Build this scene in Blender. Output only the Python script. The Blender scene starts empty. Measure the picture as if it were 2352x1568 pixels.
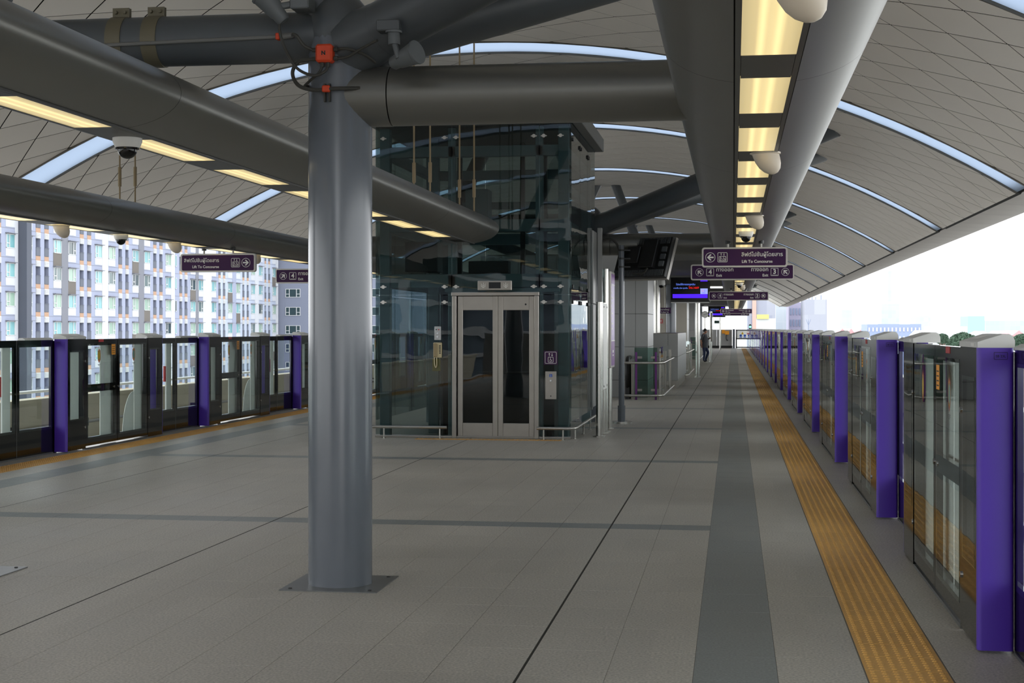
import bpy, math, random
from mathutils import Vector, Matrix
random.seed(7)
SC = bpy.context.scene
COL = SC.collection
PI = math.pi

# ---------------------------------------------------------------- camera, sky, exposure
FPX, CAMH, HORIZON = 3420.0, 1.6, 754.0
YAW = math.atan(509.0 / FPX)
cam_data = bpy.data.cameras.new('camera')
cam = bpy.data.objects.new('camera', cam_data)
COL.objects.link(cam)
cam.location = (0, 0, CAMH)
cam.rotation_euler = (PI / 2, 0, YAW)
cam_data.sensor_width = 36.0
cam_data.lens = FPX / 2352.0 * 36.0
cam_data.shift_y = -(784.0 - HORIZON) / 2352.0
cam_data.clip_start = 0.05
cam_data.clip_end = 5000
SC.camera = cam

world = bpy.data.worlds.new('overcast_sky')
SC.world = world
world.use_nodes = True
wn = world.node_tree
wn.nodes.clear()
w_out = wn.nodes.new('ShaderNodeOutputWorld')
w_bg = wn.nodes.new('ShaderNodeBackground')
w_bg.inputs['Color'].default_value = (0.95, 0.975, 1.0, 1)
w_bg.inputs['Strength'].default_value = 3.7
wn.links.new(w_bg.outputs[0], w_out.inputs[0])

SC.view_settings.view_transform = 'Standard'
SC.view_settings.look = 'None'
SC.view_settings.exposure = 0.0
SC.view_settings.gamma = 1.0
SC.view_settings.use_curve_mapping = False
SC.cycles.transparent_max_bounces = 32
SC.cycles.max_bounces = 12
SC.cycles.diffuse_bounces = 6

# ---------------------------------------------------------------- helpers
def lin(c):
    r = []
    for x in c[:3]:
        x = x / 255.0
        r.append(x / 12.92 if x <= 0.04045 else ((x + 0.055) / 1.055) ** 2.4)
    return (r[0], r[1], r[2], 1.0)

MATS = {}
def mat(name, rgb, rough=0.5, metal=0.0, var=0.0, scale=8.0, bump=0.0, spec=None, emit=None, estr=0.0, coords='Object'):
    if name in MATS:
        return MATS[name]
    m = bpy.data.materials.new(name)
    m.use_nodes = True
    nt = m.node_tree
    b = nt.nodes['Principled BSDF']
    b.inputs['Base Color'].default_value = lin(rgb)
    b.inputs['Roughness'].default_value = rough
    b.inputs['Metallic'].default_value = metal
    if spec is not None:
        b.inputs['Specular IOR Level'].default_value = spec
    if emit is not None:
        b.inputs['Emission Color'].default_value = lin(emit)
        b.inputs['Emission Strength'].default_value = estr
    if var or bump:
        tc = nt.nodes.new('ShaderNodeNewGeometry') if coords == 'World' else nt.nodes.new('ShaderNodeTexCoord')
        nz = nt.nodes.new('ShaderNodeTexNoise')
        nz.inputs['Scale'].default_value = scale
        nz.inputs['Detail'].default_value = 4.0
        nt.links.new(tc.outputs['Position' if coords == 'World' else 'Object'], nz.inputs['Vector'])
        if var:
            hsv = nt.nodes.new('ShaderNodeHueSaturation')
            hsv.inputs['Color'].default_value = lin(rgb)
            mr = nt.nodes.new('ShaderNodeMapRange')
            mr.inputs['From Min'].default_value = 0.25
            mr.inputs['From Max'].default_value = 0.75
            mr.inputs['To Min'].default_value = 1 - var
            mr.inputs['To Max'].default_value = 1 + var
            nt.links.new(nz.outputs['Fac'], mr.inputs['Value'])
            nt.links.new(mr.outputs['Result'], hsv.inputs['Value'])
            nt.links.new(hsv.outputs['Color'], b.inputs['Base Color'])
        if bump:
            bp = nt.nodes.new('ShaderNodeBump')
            bp.inputs['Strength'].default_value = bump
            bp.inputs['Distance'].default_value = 0.01
            nt.links.new(nz.outputs['Fac'], bp.inputs['Height'])
            nt.links.new(bp.outputs['Normal'], b.inputs['Normal'])
    MATS[name] = m
    return m

def glass(name, tint, ior=1.5, rough=0.0, wave=0.0):
    m = bpy.data.materials.new(name)
    m.use_nodes = True
    nt = m.node_tree
    nt.nodes.clear()
    out = nt.nodes.new('ShaderNodeOutputMaterial')
    mix = nt.nodes.new('ShaderNodeMixShader')
    tr = nt.nodes.new('ShaderNodeBsdfTransparent')
    gl = nt.nodes.new('ShaderNodeBsdfGlossy')
    fr = nt.nodes.new('ShaderNodeFresnel')
    fr.inputs['IOR'].default_value = ior
    tr.inputs['Color'].default_value = (tint[0], tint[1], tint[2], 1)
    gl.inputs['Roughness'].default_value = rough
    gl.inputs['Color'].default_value = (0.95, 0.97, 0.97, 1)
    if wave:
        nz = nt.nodes.new('ShaderNodeTexNoise')
        nz.inputs['Scale'].default_value = 1.3
        tc = nt.nodes.new('ShaderNodeNewGeometry')
        nt.links.new(tc.outputs['Position'], nz.inputs['Vector'])
        bp = nt.nodes.new('ShaderNodeBump')
        bp.inputs['Strength'].default_value = wave
        bp.inputs['Distance'].default_value = 0.05
        nt.links.new(nz.outputs['Fac'], bp.inputs['Height'])
        nt.links.new(bp.outputs['Normal'], gl.inputs['Normal'])
    geo_ = nt.nodes.new('ShaderNodeNewGeometry')
    inv = nt.nodes.new('ShaderNodeMath'); inv.operation = 'SUBTRACT'; inv.inputs[0].default_value = 1.0
    nt.links.new(geo_.outputs['Backfacing'], inv.inputs[1])
    mul = nt.nodes.new('ShaderNodeMath'); mul.operation = 'MULTIPLY'
    nt.links.new(fr.outputs[0], mul.inputs[0]); nt.links.new(inv.outputs[0], mul.inputs[1])
    nt.links.new(mul.outputs[0], mix.inputs[0])
    nt.links.new(tr.outputs[0], mix.inputs[1])
    nt.links.new(gl.outputs[0], mix.inputs[2])
    nt.links.new(mix.outputs[0], out.inputs[0])
    MATS[name] = m
    return m

def emitter(name, rgb, strength):
    m = bpy.data.materials.new(name)
    m.use_nodes = True
    nt = m.node_tree
    b = nt.nodes['Principled BSDF']
    b.inputs['Base Color'].default_value = (0.02, 0.02, 0.02, 1)
    b.inputs['Emission Color'].default_value = lin(rgb)
    b.inputs['Emission Strength'].default_value = strength
    MATS[name] = m
    return m

WL = {}
class MB:
    def __init__(s):
        s.v = []; s.f = []; s.m = []
    def add(s, vs, fs, mi=0):
        o = len(s.v)
        s.v.extend((float(a), float(b), float(c)) for a, b, c in vs)
        s.f.extend(tuple(i + o for i in f) for f in fs)
        s.m.extend([mi] * len(fs))
        return s
    def box(s, x0, x1, y0, y1, z0, z1, mi=0):
        if x0 > x1: x0, x1 = x1, x0
        if y0 > y1: y0, y1 = y1, y0
        if z0 > z1: z0, z1 = z1, z0
        return s.add([(x0,y0,z0),(x1,y0,z0),(x1,y1,z0),(x0,y1,z0),(x0,y0,z1),(x1,y0,z1),(x1,y1,z1),(x0,y1,z1)],
                     [(0,3,2,1),(4,5,6,7),(0,1,5,4),(1,2,6,5),(2,3,7,6),(3,0,4,7)], mi)
    def cbox(s, x0, x1, y0, y1, z0, z1, b=0.01, mi=0):
        if x0 > x1: x0, x1 = x1, x0
        if y0 > y1: y0, y1 = y1, y0
        if z0 > z1: z0, z1 = z1, z0
        vs = []; idx = {}
        X = (x0, x1); Y = (y0, y1); Z = (z0, z1)
        for i in (0, 1):
            for j in (0, 1):
                for k in (0, 1):
                    sx, sy, sz = (1 - 2*i), (1 - 2*j), (1 - 2*k)
                    idx[i,j,k] = len(vs)
                    vs += [(X[i], Y[j]+sy*b, Z[k]+sz*b), (X[i]+sx*b, Y[j], Z[k]+sz*b), (X[i]+sx*b, Y[j]+sy*b, Z[k])]
        fs = []
        def q(*a): fs.append(a)
        for i in (0, 1):
            l = [idx[i,0,0], idx[i,1,0], idx[i,1,1], idx[i,0,1]]
            q(*(l if i else l[::-1]))
            l = [idx[0,i,0]+1, idx[0,i,1]+1, idx[1,i,1]+1, idx[1,i,0]+1]
            q(*(l if i else l[::-1]))
            l = [idx[0,0,i]+2, idx[1,0,i]+2, idx[1,1,i]+2, idx[0,1,i]+2]
            q(*(l if i else l[::-1]))
        for i in (0, 1):
            for j in (0, 1):
                q(idx[i,j,0]+0, idx[i,j,1]+0, idx[i,j,1]+1, idx[i,j,0]+1)
                q(idx[i,0,j]+0, idx[i,1,j]+0, idx[i,1,j]+2, idx[i,0,j]+2)
                q(idx[0,i,j]+1, idx[1,i,j]+1, idx[1,i,j]+2, idx[0,i,j]+2)
                for k in (0, 1):
                    q(idx[i,j,k], idx[i,j,k]+1, idx[i,j,k]+2)
        return s.add(vs, fs, mi)
    def tube(s, p0, p1, r0, r1=None, n=16, cap=True, mi=0):
        r1 = r0 if r1 is None else r1
        p0 = Vector(p0); p1 = Vector(p1); d = (p1 - p0).normalized()
        u = d.cross(Vector((0,0,1)) if abs(d.z) < 0.9 else Vector((1,0,0))).normalized(); w = d.cross(u)
        vs = []
        for p, r in ((p0, r0), (p1, r1)):
            for i in range(n):
                a = 2*PI*i/n
                vs.append(p + u*(r*math.cos(a)) + w*(r*math.sin(a)))
        fs = [(i, (i+1) % n, n+(i+1) % n, n+i) for i in range(n)]
        if cap:
            fs += [tuple(range(n))[::-1], tuple(range(n, 2*n))]
        return s.add(vs, fs, mi)
    def path(s, pts, r, n=10, cap=True, mi=0):
        pts = [Vector(p) for p in pts]; N = len(pts)
        rs = r if isinstance(r, (list, tuple)) else [r]*N
        t0 = (pts[1]-pts[0]).normalized()
        u = t0.cross(Vector((0,0,1)) if abs(t0.z) < 0.9 else Vector((1,0,0))).normalized()
        vs = []
        for i, p in enumerate(pts):
            t = (pts[min(i+1, N-1)] - pts[max(i-1, 0)]).normalized()
            u = (u - t*u.dot(t)).normalized(); w = t.cross(u)
            for k in range(n):
                a = 2*PI*k/n
                vs.append(p + u*(rs[i]*math.cos(a)) + w*(rs[i]*math.sin(a)))
        fs = [(i*n+k, i*n+(k+1) % n, (i+1)*n+(k+1) % n, (i+1)*n+k) for i in range(N-1) for k in range(n)]
        if cap:
            fs += [tuple(range(n))[::-1], tuple(range((N-1)*n, N*n))]
        return s.add(vs, fs, mi)
    def lathe(s, prof, n=24, M=None, mi=0, arc=2*PI):
        M = M or Matrix.Identity(4); vs = []
        full = abs(arc - 2*PI) < 1e-6; cols = n if full else n+1
        for r, z in prof:
            for k in range(cols):
                a = arc*k/n
                vs.append(M @ Vector((r*math.cos(a), r*math.sin(a), z)))
        fs = []
        for i in range(len(prof)-1):
            for k in range(n):
                k2 = (k+1) % cols
                fs.append((i*cols+k, i*cols+k2, (i+1)*cols+k2, (i+1)*cols+k))
        if prof[0][0] > 1e-6 and full: fs.append(tuple(range(cols))[::-1])
        if prof[-1][0] > 1e-6 and full: fs.append(tuple(range((len(prof)-1)*cols, len(prof)*cols)))
        return s.add(vs, fs, mi)
    def prism(s, poly, ax, a0, a1, mi=0):
        def P(p, a):
            return {'x': (a, p[0], p[1]), 'y': (p[0], a, p[1]), 'z': (p[0], p[1], a)}[ax]
        n = len(poly)
        vs = [P(p, a0) for p in poly] + [P(p, a1) for p in poly]
        fs = [(i, (i+1) % n, n+(i+1) % n, n+i) for i in range(n)] + [tuple(range(n))[::-1], tuple(range(n, 2*n))]
        return s.add(vs, fs, mi)
    def ball(s, c, r, n=12, m=8, mi=0):
        rx, ry, rz = r if isinstance(r, (tuple, list)) else (r, r, r)
        prof = [(max(1e-7, math.sin(PI*i/m)), -math.cos(PI*i/m)) for i in range(m+1)]
        M = Matrix.Translation(Vector(c)) @ Matrix.Diagonal((rx, ry, rz, 1))
        return s.lathe(prof, n, M, mi)
    def mesh(s, name, mats, o=(0,0,0), ang=35):
        me = bpy.data.meshes.new(name)
        ox, oy, oz = o
        me.from_pydata([(x-ox, y-oy, z-oz) for x, y, z in s.v], [], s.f)
        mats = mats if isinstance(mats, (list, tuple)) else [mats]
        for m in mats:
            me.materials.append(MATS[m] if isinstance(m, str) else m)
        if len(mats) > 1:
            me.polygons.foreach_set('material_index', s.m)
        me.polygons.foreach_set('use_smooth', [True]*len(me.polygons))
        me.update()
        me.set_sharp_from_angle(angle=math.radians(ang))
        return me
    def build(s, name, mats, parent=None, ang=35, loc=None):
        if parent is not None:
            o = WL[parent.name]
            ob = bpy.data.objects.new(name, s.mesh(name, mats, o, ang))
            COL.objects.link(ob); ob.parent = parent; WL[ob.name] = o
        else:
            if loc is None:
                xs = [v[0] for v in s.v]; ys = [v[1] for v in s.v]; zs = [v[2] for v in s.v]
                loc = ((min(xs)+max(xs))/2, (min(ys)+max(ys))/2, min(zs))
            ob = bpy.data.objects.new(name, s.mesh(name, mats, loc, ang))
            COL.objects.link(ob); ob.location = loc; WL[ob.name] = Vector(loc)
        return ob

def tag(o, label, cat=None, group=None, kind=None):
    if label: o['label'] = label
    if cat: o['category'] = cat
    if group: o['group'] = group
    if kind: o['kind'] = kind
    return o
def thing(name, label, cat, loc, rot=None, group=None, kind=None):
    o = bpy.data.objects.new(name, None); COL.objects.link(o)
    o.empty_display_size = 0.2; o.location = loc
    WL[o.name] = Vector(loc)
    if rot is not None:
        o.rotation_euler = rot; WL[o.name] = Vector((0,0,0))
    return tag(o, label, cat, group, kind)
def piece(me, name, parent, loc=(0,0,0), rot=None):
    ob = bpy.data.objects.new(name, me); COL.objects.link(ob); ob.parent = parent
    ob.location = loc; WL[ob.name] = WL[parent.name]
    if rot: ob.rotation_euler = rot
    return ob
def dup(root, loc, label=None, rotz=None, group=None):
    r = root.copy(); COL.objects.link(r); r.location = loc
    if rotz is not None: r.rotation_euler = (r.rotation_euler[0], r.rotation_euler[1], rotz)
    if label: r['label'] = label
    if group: r['group'] = group
    def rec(a, b):
        for ch in list(a.children):
            c = ch.copy(); COL.objects.link(c); c.parent = b; rec(ch, c)
    rec(root, r)
    return r
def struct(o, label=None, cat=None):
    return tag(o, label, cat, kind='structure')
def catmull(pts, sub=6):
    P = [Vector(p) for p in pts]; out = []
    for i in range(len(P)-1):
        a, b, c, d = P[max(i-1,0)], P[i], P[i+1], P[min(i+2, len(P)-1)]
        for k in range(sub):
            t = k/sub
            out.append(0.5*((2*b) + (c-a)*t + (2*a-5*b+4*c-d)*t*t + (3*b-a-3*c+d)*t**3))
    out.append(P[-1]); return out
def rrect(x0, x1, z0, z1, r, n=5):
    pts = []
    for cx, cz, a in ((x1-r, z1-r, 0), (x0+r, z1-r, PI/2), (x0+r, z0+r, PI), (x1-r, z0+r, 1.5*PI)):
        for k in range(n+1):
            t = a + PI/2*k/n
            pts.append((cx + r*math.cos(t), cz + r*math.sin(t)))
    return pts

# flat print in a plane: (a, b) are right/up; F maps them to 3D
class Print:
    def __init__(s, F): s.F = F; s.mb = MB()
    def poly(s, pts, mi=0):
        s.mb.add([s.F(*p) for p in pts], [tuple(range(len(pts)))], mi); return s
    def rect(s, x0, x1, y0, y1, mi=0): return s.poly([(x0,y0),(x1,y0),(x1,y1),(x0,y1)], mi)
    def band(s, outer, inner, mi=0):
        n = len(outer)
        s.mb.add([s.F(*p) for p in outer] + [s.F(*p) for p in inner], [(i, (i+1) % n, n+(i+1) % n, n+i) for i in range(n)], mi); return s
    def ring(s, x, y, r, w, n=28, mi=0, sx=1.0):
        c = [(math.cos(2*PI*i/n)*sx, math.sin(2*PI*i/n)) for i in range(n)]
        return s.band([(x+a*r, y+b*r) for a, b in c], [(x+a*(r-w), y+b*(r-w)) for a, b in c], mi)
    def disc(s, x, y, r, n=20, mi=0, sx=1.0):
        return s.poly([(x+r*sx*math.cos(2*PI*i/n), y+r*math.sin(2*PI*i/n)) for i in range(n)], mi)
    def frame(s, x0, x1, y0, y1, r, w, mi=0):
        return s.band(rrect(x0,x1,y0,y1,r), rrect(x0+w,x1-w,y0+w,y1-w,max(r-w,0.0005)), mi)
    def stroke(s, pts, w, mi=0):
        for (ax, ay), (bx, by) in zip(pts, pts[1:]):
            L = math.hypot(bx-ax, by-ay) or 1e-9
            nx, ny = -(by-ay)/L*w/2, (bx-ax)/L*w/2
            s.poly([(ax-nx,ay-ny),(bx-nx,by-ny),(bx+nx,by+ny),(ax+nx,ay+ny)], mi)
        return s
    def arrow(s, x, y, r, ang, mi=0):
        ca, sa = math.cos(ang), math.sin(ang)
        def R(a, b): return (x + r*(a*ca - b*sa), y + r*(a*sa + b*ca))
        s.poly([R(-.75,-.17), R(.35,-.17), R(.35,.17), R(-.75,.17)], mi)
        s.poly([R(.75,0), R(.02,.72), R(-.28,.62), R(.35,0)], mi)
        s.poly([R(.75,0), R(.35,0), R(-.28,-.62), R(.02,-.72)], mi)
        return s
    def wheel(s, x, y, h, mi=0):
        w = h*0.10
        s.disc(x-h*.10, y+h*.42, h*.09, 10, mi)
        s.stroke([(x-h*.10,y+h*.30),(x-h*.08,y-h*.02),(x+h*.18,y-h*.02),(x+h*.30,y-h*.34)], w, mi)
        s.ring(x-h*.04, y-h*.20, h*.26, w*.8, 16, mi); return s
    def text(s, t, x, y, size, align='LEFT', bold=0.02, mi=0, width=None):
        key = (t, bold)
        if key not in TXT:
            cu = bpy.data.curves.new('txt', 'FONT'); cu.body = t; cu.size = 1.0; cu.offset = bold; cu.resolution_u = 3
            ob = bpy.data.objects.new('txt', cu)
            me = ob.to_mesh()
            TXT[key] = ([tuple(v.co) for v in me.vertices], [tuple(p.vertices) for p in me.polygons])
            ob.to_mesh_clear(); bpy.data.objects.remove(ob); bpy.data.curves.remove(cu)
        vs, fs = TXT[key]
        if not vs: return s
        x0 = min(v[0] for v in vs); x1 = max(v[0] for v in vs)
        if width: size = width/(x1-x0)
        off = {'LEFT': x0, 'RIGHT': x1, 'CENTER': (x0+x1)/2}[align]
        s.mb.add([s.F(x+(v[0]-off)*size, y+v[1]*size) for v in vs], fs, mi); return s
    def build(s, name, mats, parent): return s.mb.build(name, mats, parent)
TXT = {}
def faceY(x, y, z): return lambda a, b: (x+a, y, z+b)

# pixel of the photograph -> point in the place
CS, SN = math.cos(YAW), math.sin(YAW)
def atY(px, py, Y):
    k = (px-1176)/FPX; X = Y*(k*CS-SN)/(CS+k*SN); d = -X*SN + Y*CS
    return Vector((X, Y, CAMH-(py-HORIZON)*d/FPX))
def atX(px, py, X):
    k = (px-1176)/FPX; Y = X*(CS+k*SN)/(k*CS-SN); d = -X*SN + Y*CS
    return Vector((X, Y, CAMH-(py-HORIZON)*d/FPX))
def proj(p):
    d = -p[0]*SN + p[1]*CS
    if d < 0.1: return None
    return 1176+FPX*(p[0]*CS+p[1]*SN)/d, HORIZON+FPX*(CAMH-p[2])/d, d

# ---------------------------------------------------------------- materials
mat('column_paint', (98,103,110), 0.2, 0.0, 0.05, 3.0)
mat('strut_paint', (74,78,81), 0.4, 0.0, 0.06, 4.0)
mat('beam_cladding', (114,113,108), 0.34, 0.55, 0.03, 2.0)
mat('beam_trim', (84,84,82), 0.4, 0.5)
mat('dark_gap', (18,18,18), 0.7)
mat('roof_backing', (22,22,21), 0.9)
mat('roof_panel', (222,215,206), 0.42, 0.1, 0.03, 0.6, coords='World')
mat('gutter', (120,112,104), 0.5, 0.3, 0.12, 2.0)
mat('rail_steel', (190,188,182), 0.25, 0.95)
mat('brushed_steel', (158,153,146), 0.32, 0.9, 0.05, 6.0)
mat('dark_steel', (60,60,60), 0.4, 0.6)
mat('plate_grey', (112,114,114), 0.35, 0.4, 0.06, 5.0)
mat('gate_black', (9,9,10), 0.06, 0.0, spec=0.5)
mat('gate_seam', (110,112,112), 0.35, 0.6)
mat('gate_purple', (78,46,166), 0.42, 0.0, 0.03, 3.0)
mat('gate_cap', (200,201,198), 0.45)
mat('cap_label', (226,226,222), 0.5)
mat('inner_grey', (230,232,228), 0.6, 0.0, 0.03, 3.0)
mat('label_ink', (35,20,70), 0.6)
mat('red_paint', (176,30,36), 0.4)
mat('sticker_orange', (226,150,30), 0.5)
mat('ink', (25,25,25), 0.6)
mat('chrome', (215,215,215), 0.12, 1.0)
mat('sign_purple', (56,20,66), 0.6, spec=0.3)
mat('sign_frame', (196,192,184), 0.4, 0.1)
mat('sign_white', (222,220,214), 0.5)
mat('cream', (206,194,176), 0.45, 0.0)
mat('cam_white', (215,213,208), 0.4)
mat('cam_black', (12,12,13), 0.08)
mat('rod_tan', (140,122,92), 0.45, 0.3)
mat('clamp_tan', (104,98,80), 0.5, 0.2)
mat('box_orange', (206,66,26), 0.5)
mat('cable', (58,57,52), 0.6)
mat('spot_grey', (96,100,102), 0.45)
mat('lamp_glass', (170,165,150), 0.2)
mat('lift_frame', (104,120,124), 0.4, 0.1, 0.03, 3.0)
mat('lift_dark', (38,42,44), 0.5)
mat('wall_panel', (150,150,148), 0.42, 0.2, 0.02, 2.0)
mat('soffit', (92,91,88), 0.6)
mat('phone_cream', (205,190,150), 0.5)
mat('phone_tan', (150,132,96), 0.5)
mat('button_plate', (178,180,180), 0.35, 0.3)
mat('blue_sign', (30,80,170), 0.4)
mat('yellow_sign', (196,160,20), 0.5)
mat('board_lilac', (170,150,195), 0.4)
mat('board_purple', (120,66,140), 0.4)
mat('board_frame', (176,172,166), 0.35, 0.4)
mat('rubber', (12,12,12), 0.5)
mat('purple_post', (96,30,110), 0.4)
mat('concrete', (168,160,140), 0.8, 0.0, 0.12, 1.5)
mat('concrete_light', (216,214,206), 0.8, 0.0, 0.05, 1.0)
mat('deck', (120,116,110), 0.85, 0.0, 0.1, 1.0)
mat('pipe_white', (214,214,212), 0.4)
mat('pipe_grey', (110,110,108), 0.4)
glass('pane_clear', (0.90, 0.94, 0.93), 1.5, 0.0, 0.02)
glass('pane_lift', (0.62, 0.69, 0.69), 1.52, 0.0, 0.03)
glass('pane_rail', (0.55, 0.66, 0.62), 1.5)
# ---------------------------------------------------------------- the setting: platform floor
def granite(name, rgb, rough, speck, cellvar):
    m = bpy.data.materials.new(name); m.use_nodes = True; nt = m.node_tree
    b = nt.nodes['Principled BSDF']; N = nt.nodes.new; L = nt.links.new
    geo = N('ShaderNodeNewGeometry')
    n1 = N('ShaderNodeTexNoise'); n1.inputs['Scale'].default_value = 75; n1.inputs['Detail'].default_value = 3
    n2 = N('ShaderNodeTexNoise'); n2.inputs['Scale'].default_value = 0.7; n2.inputs['Detail'].default_value = 5
    dv = N('ShaderNodeVectorMath'); dv.operation = 'DIVIDE'; dv.inputs[1].default_value = (0.4, 0.5665, 5)
    fl = N('ShaderNodeVectorMath'); fl.operation = 'FLOOR'
    wn_ = N('ShaderNodeTexWhiteNoise')
    L(geo.outputs['Position'], n1.inputs['Vector']); L(geo.outputs['Position'], n2.inputs['Vector'])
    L(geo.outputs['Position'], dv.inputs[0]); L(dv.outputs[0], fl.inputs[0]); L(fl.outputs[0], wn_.inputs['Vector'])
    def rng(src, a, b_, f0=0.0, f1=1.0):
        r = N('ShaderNodeMapRange'); r.inputs['From Min'].default_value = f0; r.inputs['From Max'].default_value = f1
        r.inputs['To Min'].default_value = a; r.inputs['To Max'].default_value = b_; L(src, r.inputs['Value']); return r.outputs[0]
    m1 = N('ShaderNodeMath'); m1.operation = 'MULTIPLY'
    L(rng(n1.outputs['Fac'], 1-speck, 1+speck, 0.3, 0.7), m1.inputs[0]); L(rng(wn_.outputs['Value'], 1-cellvar, 1+cellvar), m1.inputs[1])
    m2 = N('ShaderNodeMath'); m2.operation = 'MULTIPLY'
    L(m1.outputs[0], m2.inputs[0]); L(rng(n2.outputs['Fac'], 0.92, 1.08, 0.3, 0.7), m2.inputs[1])
    hsv = N('ShaderNodeHueSaturation'); hsv.inputs['Color'].default_value = lin(rgb)
    L(m2.outputs[0], hsv.inputs['Value']); L(hsv.outputs[0], b.inputs['Base Color'])
    L(rng(n2.outputs['Fac'], rough-0.06, rough+0.06, 0.3, 0.7), b.inputs['Roughness'])
    MATS[name] = m
granite('granite', (172,167,158), 0.5, 0.30, 0.035)
granite('granite_dark', (126,130,129), 0.48, 0.2, 0.03)
granite('tactile_yellow', (204,156,84), 0.6, 0.08, 0.05)
mat('grout', (118,112,102), 0.9)
mat('groove', (34,32,26), 0.9)

PY0, PY1 = -8.0, 123.0
fl_ = MB().box(-8.75, 1.42, PY0, PY1, -0.5, -0.0025).build('floor', 'grout', loc=(-3.7, 57.5, 0))
struct(fl_, 'grey granite paved island platform floor between the two rows of screen gates')
# columns of slabs: x0, x1, material
cols = [(0.202, 0.602, 0), (-0.184, 0.2, 1), (-0.582, -0.186, 0), (-0.976, -0.584, 0)]
w7 = (3.784-0.989)/7
for k in range(7): cols.append((-3.784+0.001+k*w7, -3.784-0.001+(k+1)*w7, 0))
w7 = (6.475-3.796)/7
for k in range(7): cols.append((-6.475+0.001+k*w7, -6.475-0.001+(k+1)*w7, 0))
cols += [(-6.87, -6.486, 0), (-7.26, -6.872, 0), (-7.64, -7.262, 1), (-8.02, -7.642, 0)]
edge_cols = [(0.995, 1.41, 0), (-8.74, -8.41, 0)]
rows = []
for p in range(-3, 20):
    y = 9.07 + 5.95*p
    for i in range(5): rows.append((y+i*0.565, y+(i+1)*0.565-0.002, 0))
    rows.append((y+2.825, y+3.121, 1)); y2 = y+3.125
    for i in range(5): rows.append((y2+i*0.565, y2+(i+1)*0.565-(0.006 if i == 4 else 0.002), 0))
rows = [r for r in rows if r[0] > PY0+0.05 and r[1] < PY1-0.05]
tiles = []
for (x0, x1, dk) in cols + edge_cols:
    for (y0, y1, band) in rows:
        tiles.append((x0, x1, y0, y1, 1 if (dk or (band and x0 < -0.3 and x0 > -7.3)) else 0))
def inframe(p, m=30):
    q = proj(p)
    return q is not None and -m < q[0] < 2352+m and -m < q[1] < 1568+m
lifted = lambda t: (-5.25 < t[0] < -2.3 and 21.4 < t[2] < 25.3)
vis = sorted([t for t in tiles if inframe(((t[0]+t[1])/2, (t[2]+t[3])/2, 0), 120) and t[2] > 5], key=lambda t: t[2]**2 + ((t[0]+t[1])/2)**2)[:300]
visset = set(vis)
def slab(mb, w, l, x=0, y=0, mi=0):
    c = 0.0012
    return mb.add([(x-w,y-l,-0.008),(x+w,y-l,-0.008),(x+w,y+l,-0.008),(x-w,y+l,-0.008),(x-w,y-l,-c),(x+w,y-l,-c),(x+w,y+l,-c),(x-w,y+l,-c),
                   (x-w+c,y-l+c,0),(x+w-c,y-l+c,0),(x+w-c,y+l-c,0),(x-w+c,y+l-c,0)],
                  [(0,1,5,4),(1,2,6,5),(2,3,7,6),(3,0,4,7),(4,5,9,8),(5,6,10,9),(6,7,11,10),(7,4,8,11),(8,9,10,11)], mi)
tcache = {}
for t in vis:
    w = round((t[1]-t[0])/2, 4); l = round((t[3]-t[2])/2, 4)
    k = (w, l, t[4])
    if k not in tcache:
        tcache[k] = slab(MB(), w, l).mesh('floor_tile', 'granite_dark' if t[4] else 'granite', ang=20)
    piece(tcache[k], 'floor_tile', fl_, ((t[0]+t[1])/2+3.7, (t[2]+t[3])/2-57.5, 0))
rest = MB()
for t in tiles:
    if t not in visset:
        slab(rest, (t[1]-t[0])/2, (t[3]-t[2])/2, (t[0]+t[1])/2, (t[2]+t[3])/2, t[4])
tag(rest.build('floor_tiling', ['granite', 'granite_dark'], fl_, ang=20), None, kind='stuff')

gv = MB()
for x in (-0.9825, -3.79, -6.4805): gv.box(x-0.0055, x+0.0055, PY0, PY1, -0.004, -0.0012)
gv.build('expansion_groove', 'groove', fl_)
gv = MB()
for p_ in range(-2, 19):
    y = 9.07+5.95*p_-0.004
    for xa, xb in ((-8.02,-6.487),(-6.474,-3.797),(-3.783,-0.989),(-0.976,0.6),(0.996,1.19)): gv.box(xa, xb, y-0.0022, y+0.0022, -0.004, -0.001)
gv.build('cross_groove', 'groove', fl_)
# tactile strips: tiles with rows of low domes
def tact(mb, w, l, x=0, y=0):
    slab(mb, w, l, x, y)
    for i in range(7):
        for j in range(6):
            cx, cy = x-w+0.03+i*(2*w-0.06)/6, y-l+0.025+j*(2*l-0.05)/5
            vs = [(cx+0.015*math.cos(PI*k/3), cy+0.015*math.sin(PI*k/3), 0) for k in range(6)]
            vs += [(cx+0.008*math.cos(PI*k/3), cy+0.009*math.sin(PI*k/3), 0.006) for k in range(6)]
            mb.add(vs, [(k, (k+1) % 6, 6+(k+1) % 6, 6+k) for k in range(6)] + [tuple(range(6, 12))])
    return mb
tw = 0.188
tme = tact(MB(), tw, 0.147).mesh('tactile_tile', 'tactile_yellow', ang=20)
for (xc, lab) in ((0.798, 'yellow tactile paving strip beside the gates marked SB, along open sky side'), (-8.213, 'yellow tactile paving strip beside the gates facing the apartment block')):
    st = thing('tactile_strip', lab, 'tactile paving', (xc, 57.5, 0))
    r2 = MB(); n = 0
    ys = [PY0+0.3+0.3*i for i in range(int((PY1-PY0-0.6)/0.3))]
    for y in ys:
        if n < 295 and y > (5.5 if xc > 0 else 13.5):
            piece(tme, 'tactile_tile', st, (0, y-57.5, 0)); n += 1
        else:
            tact(r2, tw, 0.147, xc, y)
    tag(r2.build('tactile_tiling', 'tactile_yellow', st, ang=20), None, kind='stuff')
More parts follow.
